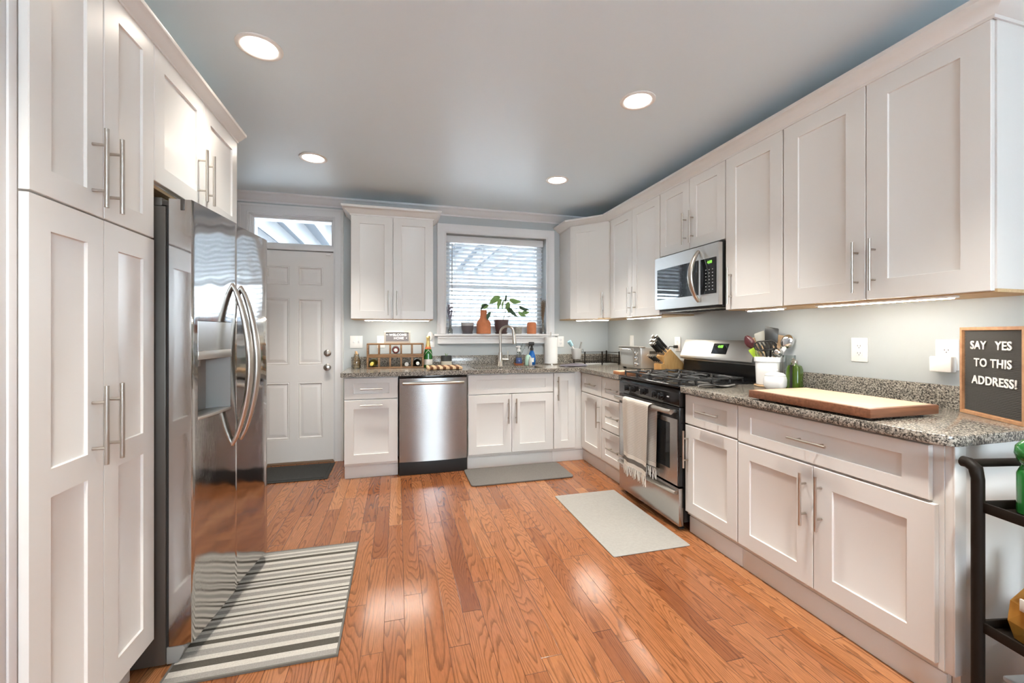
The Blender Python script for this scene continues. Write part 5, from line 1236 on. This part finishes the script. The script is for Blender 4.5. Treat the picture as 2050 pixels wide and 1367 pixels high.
ca = thing('utensil_caddy', 'translucent white utensil cup hung on the left end of the dish rack', 'caddy', (1.832, 4.135, CT + 0.062))
B().lathe([(0.036, 0.0), (0.038, 0.003), (0.050, 0.112), (0.048, 0.112), (0.036, 0.006), (0.001, 0.005)], n=28, capt=False, sq=4).obj('cup', 'frost', ca)
b = B(); b.tube([(0.050, -0.02, 0.100), (0.064, -0.02, 0.107), (0.071, -0.02, 0.070)], 0.002, 5); b.tube([(0.050, 0.02, 0.100), (0.064, 0.02, 0.107), (0.071, 0.02, 0.070)], 0.002, 5); b.obj('hook', 'brown_metal', ca)
bs = thing('dish_brush', 'pale blue and white dish brush leaning left in the utensil cup', 'brush', (1.825, 4.130, CT + 0.080))
b = B(); b.tube([(0.01, 0, 0), (-0.02, 0, 0.07), (-0.055, -0.005, 0.135)], [0.006, 0.007, 0.010], 10); b.obj('handle', 'white_plastic', bs)
b = B(); b.tube([(-0.050, -0.005, 0.125), (-0.085, -0.01, 0.172)], [0.018, 0.022], 14); b.obj('brush_head', 'teal', bs)
uk = thing('peeler', 'grey handled kitchen tool standing upright in the utensil cup', 'kitchen tool', (1.850, 4.140, CT + 0.080))
b = B(); b.tube([(-0.005, 0, 0), (0.012, 0, 0.06), (0.040, 0, 0.162)], [0.005, 0.008, 0.009], 10, flat=1.3); b.obj('handle', 'grey_plastic', uk)

# ------------------------------------------------------------------ toaster oven (faces -x)
to = thing('toaster_oven', 'silver toaster oven with three knobs in the corner of the counter', 'toaster oven', (2.070, 3.655, CT), RR)
TW, TD = 0.360, 0.235
b = B(); b.prism([(0.012, 0.018), (0.0, 0.205), (0.012, 0.212), (TD, 0.200), (TD, 0.018)], 0.0, TW, 'x', 0.006); b.obj('body', 'silver_paint', to)
b = B(); b.box(-0.004, TW + 0.004, -0.014, 0.05, 0.206, 0.217, 0.004); b.obj('top_lip', 'silver_paint', to)
b = B(); b.prism([(0.006, 0.030), (-0.006, 0.195), (-0.001, 0.195), (0.010, 0.030)], 0.010, 0.255, 'x', 0.001); tdr = b.obj('glass_door', 'silver_paint', to)
b = B(); b.prism([(0.0035, 0.045), (-0.0068, 0.180), (-0.006, 0.180), (0.0042, 0.045)], 0.026, 0.238, 'x'); b.obj('door_window', mat('oven_window', (0.40, 0.41, 0.40), 0.15, spec=0.8), tdr, smooth=0)
b = B(); b.tube([(0.03, -0.026, 0.187), (0.235, -0.026, 0.187)], 0.006, 10); b.tube([(0.04, -0.026, 0.187), (0.04, -0.004, 0.187)], 0.004, 8); b.tube([(0.225, -0.026, 0.187), (0.225, -0.004, 0.187)], 0.004, 8); b.obj('door_handle', 'chrome', tdr)
for z in (0.060, 0.110, 0.158):
    b = B(); b.lathe([(0.021, 0.008), (0.021, -0.012), (0.015, -0.018)], (0.305, 0, z), 20, 'y'); b.box(0.302, 0.308, -0.024, -0.012, z - 0.017, z + 0.017, 0.002); b.obj('knob', 'chrome', to)
for u in (0.035, TW - 0.035):
    for d in (0.035, TD - 0.035): B().lathe([(0.014, 0.0006), (0.017, 0.0182)], (u, d, 0), 14).obj('foot', 'blackm', to)
b = B(); b.box(TW, TW + 0.0015, 0.09, 0.17, 0.150, 0.175); b.obj('side_vent', 'steeld', to)

tb2 = thing('cutting_board', 'thin reddish wooden board on the counter left of the range', 'cutting board', (1.722, 3.034, CT + 0.0006))
B().box(0.0, 0.36, 0.0, 0.115, 0.0, 0.024, 0.002).obj('slab', 'redboard', tb2)
B().box(0.004, 0.356, 0.004, 0.111, 0.0241, 0.0252).obj('pale_top', 'maple', tb2)

# knife block ---------------------------------------------------------
kb = thing('knife_block', 'slanted bamboo knife block full of knives between the board and the range', 'knife block', (0, 0, CT))
BY0, BY1 = 3.036, 3.138
b = B(); b.prism([(2.148, 0.001), (2.122, 0.142), (2.190, 0.203), (2.328, 0.070), (2.328, 0.001)], BY0, BY1, 'y', 0.003); b.obj('slanted_block', 'bamboo', kb)
b = B(); b.prism([(2.100, 0.001), (2.100, 0.078), (2.132, 0.086), (2.1475, 0.001)], BY0, BY1, 'y', 0.002); b.obj('front_block', 'bamboo', kb)
def knife(x, y, z, dx, dy, dz, L, r, label):
    t = thing('kitchen_knife', label, 'knife', (x, y, CT + z), 0, 'knives in the bamboo block')
    d = Vector((dx, dy, dz)).normalized()
    b = B(); b.tube([Vector((0, 0, 0)) - d * 0.02, d * 0.022], [r * 0.9, r], 10, flat=0.6); b.obj('bolster', 'nickel', t)
    b = B(); b.tube([d * 0.022, d * (L * 0.5), d * (L * 0.86)], [r, r * 0.92, r * 1.1], 10, flat=0.6); b.obj('grip', 'nylon', t)
    b = B(); b.tube([d * (L * 0.86), d * L], [r * 1.12, r * 1.0], 10, flat=0.6); b.obj('butt_cap', 'nickel', t)
LB = 'steel and black handled knife in the upper slots of the bamboo block'; LS = 'slim steel and black handled steak knife in the lower front of the bamboo block'
for i, (s, y, L) in enumerate(((0.2, 3.055, 0.125), (0.2, 3.087, 0.12), (0.22, 3.118, 0.118), (0.52, 3.055, 0.135), (0.52, 3.087, 0.135), (0.52, 3.118, 0.13), (0.84, 3.060, 0.150), (0.84, 3.105, 0.150))):
    knife(2.122 + 0.068 * s, y, 0.142 + 0.061 * s + 0.008, -0.70, 0.06 * (i % 2), 0.70, L * 1.06, 0.0115, LB)
for i in range(6): knife(2.106 + 0.020 * (i % 2), BY0 + 0.012 + 0.0155 * i, 0.088, -0.82, 0.05, 0.60, 0.104, 0.0078, LS)

# ------------------------------------------------------------------ right counter
sr = thing('spoon_rest', 'long dark grey spoon rest on the counter right of the range', 'spoon rest', (1.895, 2.165, CT + 0.0006), -0.05)
def srf(u, v):
    x = -0.135 + 0.27 * u; w = 0.008 + 0.030 * math.sin(PI * min(1, u * 1.15)) ** 0.8 if u < 0.87 else 0.016
    s = 2 * v - 1; return (x, s * w, 0.004 + 0.010 * s * s + 0.006 * math.sin(u * 7))
b = B(); b.grid(srf, 24, 8, 0.003); b.obj('dish', mat('dark_pewter', (0.16, 0.155, 0.15), 0.4, metal=0.5), sr, smooth=60)
CX, CY = 2.248, 2.128
o = B().lathe([(0.080, 0.0006), (0.085, 0.004), (0.083, 0.0115), (0.001, 0.0118)], (CX, CY, CT), 8, capt=False).obj('trivet', 'woodlite'); tag(o, 'pale wooden trivet under the white utensil crock', 'trivet')
cr = thing('utensil_crock', 'white ceramic crock of kitchen utensils right of the range', 'utensil crock', (CX, CY, CT + 0.0122), 0.5)
b = B(); b.lathe([(0.060, 0.0), (0.064, 0.004), (0.069, 0.140), (0.0745, 0.146), (0.0745, 0.172), (0.070, 0.174), (0.0655, 0.165), (0.060, 0.02), (0.001, 0.012)], n=40, capt=False, sq=5); b.obj('crock_body', 'white', cr)
def utensil(name, label, right, up, near, spin, pieces, cat='utensil'):
    """stands in the crock: right / up = where its head shows beside and above the crock's rim, near = lean towards the room;
    pieces are built along local z from the crock floor, broad faces towards local -y"""
    R_, T_ = Vector((0.69, -0.72, 0)), Vector((-0.72, -0.69, 0))
    head = R_ * right + T_ * near; k = 0.16
    base = Vector((CX, CY, CT + 0.030)) - head * k
    t = thing(name, label, cat, base)
    d = (head * (1 + k) + Vector((0, 0, up + 0.158))).normalized(); t.rotation_mode = 'QUATERNION'
    t.rotation_quaternion = Vector((0, 0, 1)).rotation_difference(d) @ Matrix.Rotation(-0.80 + spin, 3, 'Z').to_quaternion()
    for nm, m_, b in pieces: b.obj(nm, m_, t, smooth=50)
    return t
def handle_b(L, r=0.005): return B().tube([(0, 0, 0), (0, 0, L)], r, 8)
def paddle(w, h, z0, t=0.003, taper=0.75, lean=0.0):
    return B().prism([(-w / 2 * taper, z0), (w / 2 * taper, z0), (w / 2, z0 + h * 0.85), (w / 2 * 0.9, z0 + h + lean), (-w / 2 * 0.9, z0 + h), (-w / 2, z0 + h * 0.85)], -t / 2, t / 2, 'y', 0.001)
def slotted(w, h, z0, t, n):
    b = B(); rx = 0.022
    for i in range(n + 1):
        c = -w / 2 + w * (i + 0.5) / (n + 1); hw = w / (n + 1) * 0.27
        b.prism([(c - hw + 0.008, z0 + 0.006), (c + hw + 0.008, z0 + 0.006), (c + hw - 0.008, z0 + h - 0.006), (c - hw - 0.008, z0 + h - 0.006)], -t / 2, t / 2, 'y')
    b.tube([(-w / 2 + rx, 0, z0), (w / 2 - rx, 0, z0), (w / 2 - 0.004, 0, z0 + 0.012), (w / 2, 0, z0 + h * 0.5), (w / 2 - 0.006, 0, z0 + h - 0.012), (w / 2 - rx, 0, z0 + h), (-w / 2 + rx, 0, z0 + h), (-w / 2 + 0.006, 0, z0 + h - 0.012), (-w / 2, 0, z0 + h * 0.5), (-w / 2 + 0.004, 0, z0 + 0.012)], 0.0045, 8, closed=True)
    b.tube([(0, 0, z0 - 0.02), (0, 0, z0 + 0.004)], [0.006, 0.014], 10, flat=2.0)
    return b
def spoon(w, h, z0, depth=0.010):
    b = B(); b.grid(lambda u, v: ((w / 2) * (2 * v - 1) * math.sin(PI * (0.03 + 0.94 * u)) ** 0.6, depth * ((2 * v - 1) ** 2 + (2 * u - 1) ** 2 - 1), z0 + h * u), 12, 8, 0.002); return b
def whisk_wires(z0, h, r):
    b = B()
    for k in (0, 0.8, 1.6, 2.4):
        c, s_ = math.cos(k), math.sin(k)
        b.tube([(0, 0, z0), (r * c, r * s_, z0 + h * 0.55), (r * 0.6 * c, r * 0.6 * s_, z0 + h), (-r * 0.6 * c, -r * 0.6 * s_, z0 + h), (-r * c, -r * s_, z0 + h * 0.55), (0, 0, z0)], 0.0014, 5)
    return b
utensil('serving_spoon', 'burgundy speckled spoon leaning left in the utensil crock', -0.118, 0.108, 0.0, 0.0, [('handle', 'red_speck', handle_b(0.235)), ('bowl', 'red_speck', spoon(0.056, 0.092, 0.230))], 'spoon')
utensil('spatula', 'lime green silicone spatula low at the left of the crock', -0.098, 0.050, 0.020, 0.1, [('handle', 'lime', handle_b(0.17)), ('blade', 'lime', paddle(0.044, 0.070, 0.165, 0.006))], 'spatula')
utensil('spatula', 'grey silicone spatula behind the slotted turner in the crock', -0.050, 0.120, -0.045, 0.0, [('handle', 'woodlite', handle_b(0.235)), ('blade', 'greysil', paddle(0.062, 0.085, 0.230, 0.007, 0.8, 0.012))], 'spatula')
utensil('turner', 'wide black turner standing tallest in the utensil crock', 0.012, 0.140, -0.015, 0.1, [('handle', 'nylon', handle_b(0.25, 0.006)), ('blade', 'nylon', paddle(0.076, 0.100, 0.245, 0.003, 0.9, -0.01))], 'spatula')
utensil('wooden_spoon', 'flat pale wooden spoon behind the black turner in the crock', 0.052, 0.115, -0.050, 0.0, [('handle', 'woodlite', handle_b(0.22, 0.006)), ('blade', 'woodlite', paddle(0.054, 0.090, 0.215, 0.005, 0.7))], 'spoon')
utensil('wooden_spatula', 'tan wooden spatula at the back left of the utensil crock', -0.088, 0.118, -0.060, 0.0, [('handle', 'woodlite', handle_b(0.23, 0.006)), ('blade', 'woodlite', paddle(0.040, 0.075, 0.225, 0.005, 0.8))], 'spatula')
utensil('slotted_turner', 'black slotted turner leaning towards the room in the utensil crock', -0.024, 0.080, 0.050, 0.0, [('handle', 'nylon', handle_b(0.195, 0.006)), ('blade', 'nylon', slotted(0.118, 0.058, 0.205, 0.004, 5))], 'spatula')
utensil('whisk', 'steel whisk with wire loops at the left front of the crock', -0.055, 0.020, 0.040, 0.3, [('handle', 'chrome', handle_b(0.12, 0.007)), ('wires', 'chrome', whisk_wires(0.118, 0.100, 0.024))], 'whisk')
utensil('ladle', 'steel ladle with a round bowl at the right front of the crock', 0.044, 0.030, 0.030, 0.0, [('handle', 'chrome', handle_b(0.165)), ('bowl', 'chrome', B().ellipsoid((0, 0, 0.192), (0.030, 0.026, 0.030), 20, 12))], 'ladle')
utensil('ladle', 'large steel spoon with a white handle leaning right in the crock', 0.100, 0.100, -0.005, 0.0, [('handle', 'white_plastic', handle_b(0.235, 0.012)), ('bowl', 'chrome', B().ellipsoid((0, 0.004, 0.275), (0.036, 0.014, 0.046), 20, 12))], 'ladle')

su = thing('sugar_bowl', 'squat white lidded ceramic bowl in front of the utensil crock', 'bowl', (2.148, 1.992, CT), 0.4)
B().lathe([(0.036, 0.0006), (0.041, 0.004), (0.053, 0.022), (0.0545, 0.060), (0.050, 0.078), (0.046, 0.082)], n=40, sq=4).obj('bowl_body', 'white', su)
b = B(); b.lathe([(0.049, 0.0825), (0.050, 0.086), (0.038, 0.098), (0.012, 0.104), (0.008, 0.108), (0.014, 0.114), (0.013, 0.121), (0.004, 0.124)], n=40, sq=3); b.obj('bowl_lid', 'white', su)
gc_ = thing('glass_canister', 'tall clear glass container behind the green oil bottle', 'canister', (2.272, 2.012, CT))
B().lathe([(0.032, 0.0006), (0.035, 0.004), (0.035, 0.200), (0.033, 0.200), (0.033, 0.006), (0.001, 0.005)], n=28, capt=False).obj('glass', 'clear', gc_)
ob = thing('oil_bottle', 'dark green glass oil bottle with a steel spout beside the sugar bowl', 'bottle', (2.232, 1.940, CT), 0.3)
B().lathe([(0.032, 0.0006), (0.036, 0.004), (0.036, 0.120), (0.030, 0.142), (0.015, 0.152), (0.014, 0.162)], n=36, sq=5).obj('glass_body', 'oil', ob)
b = B(); b.lathe([(0.0165, 0.150), (0.0165, 0.172), (0.010, 0.176)], n=18); b.tube([(0, 0, 0.172), (-0.012, 0, 0.184), (-0.026, 0, 0.186)], [0.005, 0.004, 0.003], 8); b.obj('spout', 'nickel', ob)
b = B(); b.box(-0.045, -0.0375, -0.007, 0.007, 0.012, 0.150, 0.003); b.box(-0.045, -0.010, -0.007, 0.007, 0.144, 0.151, 0.003); b.obj('handle', 'nylon', ob)

bb = thing('cutting_board', 'big thick maple cutting board with a walnut border on the right counter', 'cutting board', (1.708, 1.172, CT))
bw, bh = 0.368, 0.568
b = B(); b.box(0.0, bw, 0.0, bh, 0.010, 0.047, 0.004); b.obj('walnut_border', 'walnut', bb)
b = B(); b.box(0.016, bw - 0.016, 0.016, bh - 0.016, 0.0462, 0.0478, 0.0006); b.obj('maple_field', 'maple', bb)
for x in (0.04, bw - 0.04):
    for y in (0.04, bh - 0.04): B().lathe([(0.012, 0.0006), (0.012, 0.0102)], (x, y, 0), 12).obj('foot', 'blackm', bb)

# letter board ---------------------------------------------------------
lbd = thing('letter_board', 'oak framed black felt letter board reading SAY YES TO THIS ADDRESS!', 'letter board', (2.300, 1.218, CT + 0.0006))
lbd.rotation_euler = (0, 0, math.atan2(-0.85, -0.526))
LW, LH = 0.312, 0.355
B().sweep([(0, 0), (0, LH), (LW, LH), (LW, 0)], [(0, 0), (0.015, 0), (0.015, 0.010), (0.012, 0.022), (0, 0.022)], True, lambda p, a: (p.x, a - 0.022 + 0.0 if False else 0.011 - a, p.y)).obj('oak_border', 'oak', lbd)
b = B(); b.box(0.014, LW - 0.014, 0.000, 0.010, 0.014, LH - 0.014)
for i in range(52):
    z = 0.018 + (LH - 0.036) * i / 51
    b.box(0.0145, LW - 0.0145, -0.0028, 0.0002, z - 0.0019, z + 0.0019)
b.obj('felt_board', 'felt', lbd, smooth=0)
text_obj('lettering', [('SAY   YES', 0.150, 0.281), ('TO THIS', 0.160, 0.212), ('ADDRESS!', 0.166, 0.142)], 0.046, 'letter', lbd, Matrix.Translation((0, -0.0048, 0)), 0.0015, 0.0008, 1.06)
B().box(0.05, LW - 0.05, 0.0105, 0.030, 0.0, 0.012, 0.002).obj('stand_foot', 'oak', lbd)

# ------------------------------------------------------------------ cart at the lower right
cartR = 0.20
cx0, cy0 = 1.694, 0.862
kt = thing('rolling_cart', 'black metal rolling cart beside the end panel of the cabinets', 'cart', (cx0, cy0, 0), -cartR)
CWd, CDp = 0.38, -0.44
def cart_tray(z, nm):
    b = B(); b.box(0.0, CWd, CDp, 0.0, z, z + 0.004)
    b.box(-0.002, 0.006, CDp, 0.0, z, z + 0.030, 0.002); b.box(CWd - 0.006, CWd + 0.002, CDp, 0.0, z, z + 0.030, 0.002)
    b.box(0.0, CWd, -0.006, 0.002, z, z + 0.030, 0.002); b.box(0.0, CWd, CDp - 0.002, CDp + 0.006, z, z + 0.030, 0.002)
    return b.obj(nm, 'brown_metal', kt)
for z in (0.704, 0.345, 0.085): cart_tray(z, 'shelf_tray')
for x in (0.0, CWd):
    for y in (0.0, CDp):
        s = 1 if y == 0 else -1
        b = B(); b.tube([(x, y, 0.065), (x, y, 0.80), (x, y + 0.006 * s, 0.830), (x, y + 0.024 * s, 0.842), (x, y + 0.040 * s, 0.842)], [0.0155, 0.0155, 0.017, 0.0165, 0.0165], 14); b.obj('post', 'brown_metal', kt)
        b = B(); b.lathe([(0.022, -0.009), (0.024, -0.006), (0.024, 0.006), (0.022, 0.009)], (x, y, 0.0246), 16, 'x'); b.box(x - 0.014, x + 0.014, y - 0.008, y + 0.008, 0.045, 0.066, 0.003); b.obj('caster', 'blackm', kt)
for y in (0.026, CDp - 0.026):
    B().tube([(0.0, y, 0.840), (CWd, y, 0.840)], 0.0125, 12).obj('push_bar', 'brown_metal', kt)
def on_cart(x, y, z):
    v = Matrix.Rotation(-cartR, 3, 'Z') @ Vector((x, y, 0)); return (cx0 + v.x, cy0 + v.y, z)
gb = thing('green_bottle', 'rounded green glass bottle on the top shelf of the black cart', 'bottle', on_cart(0.112, -0.060, 0.7085))
B().lathe([(0.036, 0.0006), (0.041, 0.005), (0.041, 0.120), (0.034, 0.138), (0.030, 0.146), (0.040, 0.158), (0.046, 0.178), (0.043, 0.200), (0.030, 0.217), (0.012, 0.224), (0.002, 0.225)], n=28, capt=False).obj('glass_body', 'greenw', gb)
kg = thing('kraft_bag', 'orange brown paper bag with a white tag on the middle cart shelf', 'bag', on_cart(0.125, -0.095, 0.3495), -cartR)
b = B(); rr = random.Random(5)
vs = []
for z, s in ((0.0006, 0.92), (0.05, 1.05), (0.11, 1.0), (0.16, 0.62), (0.178, 0.40)):
    for x, y in ((-0.075, -0.055), (0.0, -0.070), (0.075, -0.055), (0.085, 0.0), (0.075, 0.055), (0.0, 0.07), (-0.075, 0.055), (-0.085, 0)): vs.append((x * s + rr.uniform(-.004, .004), y * s + rr.uniform(-.004, .004), z))
fs = [(r * 8 + k, r * 8 + (k + 1) % 8, r * 8 + 8 + (k + 1) % 8, r * 8 + 8 + k) for r in range(4) for k in range(8)] + [tuple(range(7, -1, -1)), tuple(range(32, 40))]
b._faces(vs, fs); b.obj('paper_body', 'kraft', kg, smooth=0)
b = B(); b.box(-0.072, -0.025, -0.078, -0.072, 0.095, 0.135, 0.002); b.box(-0.093, -0.086, -0.045, 0.02, 0.10, 0.135, 0.002); b.obj('tag', 'label', kg)
tn = thing('tin_lid_jar', 'jar with a pale metal lid behind the orange brown bag', 'jar', on_cart(0.235, -0.045, 0.3495))
B().lathe([(0.030, 0.0006), (0.033, 0.004), (0.033, 0.165), (0.028, 0.172)], n=24).obj('glass_body', 'whitew', tn); B().lathe([(0.031, 0.1722), (0.032, 0.176), (0.032, 0.196), (0.030, 0.198)], n=24).obj('lid', 'gold', tn)
bn = thing('storage_bin', 'pale grey low storage bin on the bottom shelf of the black cart', 'bin', on_cart(0.0, 0.0, 0.0895), -cartR)
b = B(); b.box(0.045, 0.34, -0.40, -0.035, 0.0006, 0.125, 0.008); b.obj('bin_body', 'palegrey', bn); b = B(); b.box(0.040, 0.345, -0.405, -0.030, 0.1255, 0.140, 0.004); b.obj('bin_lid', 'palegrey', bn)
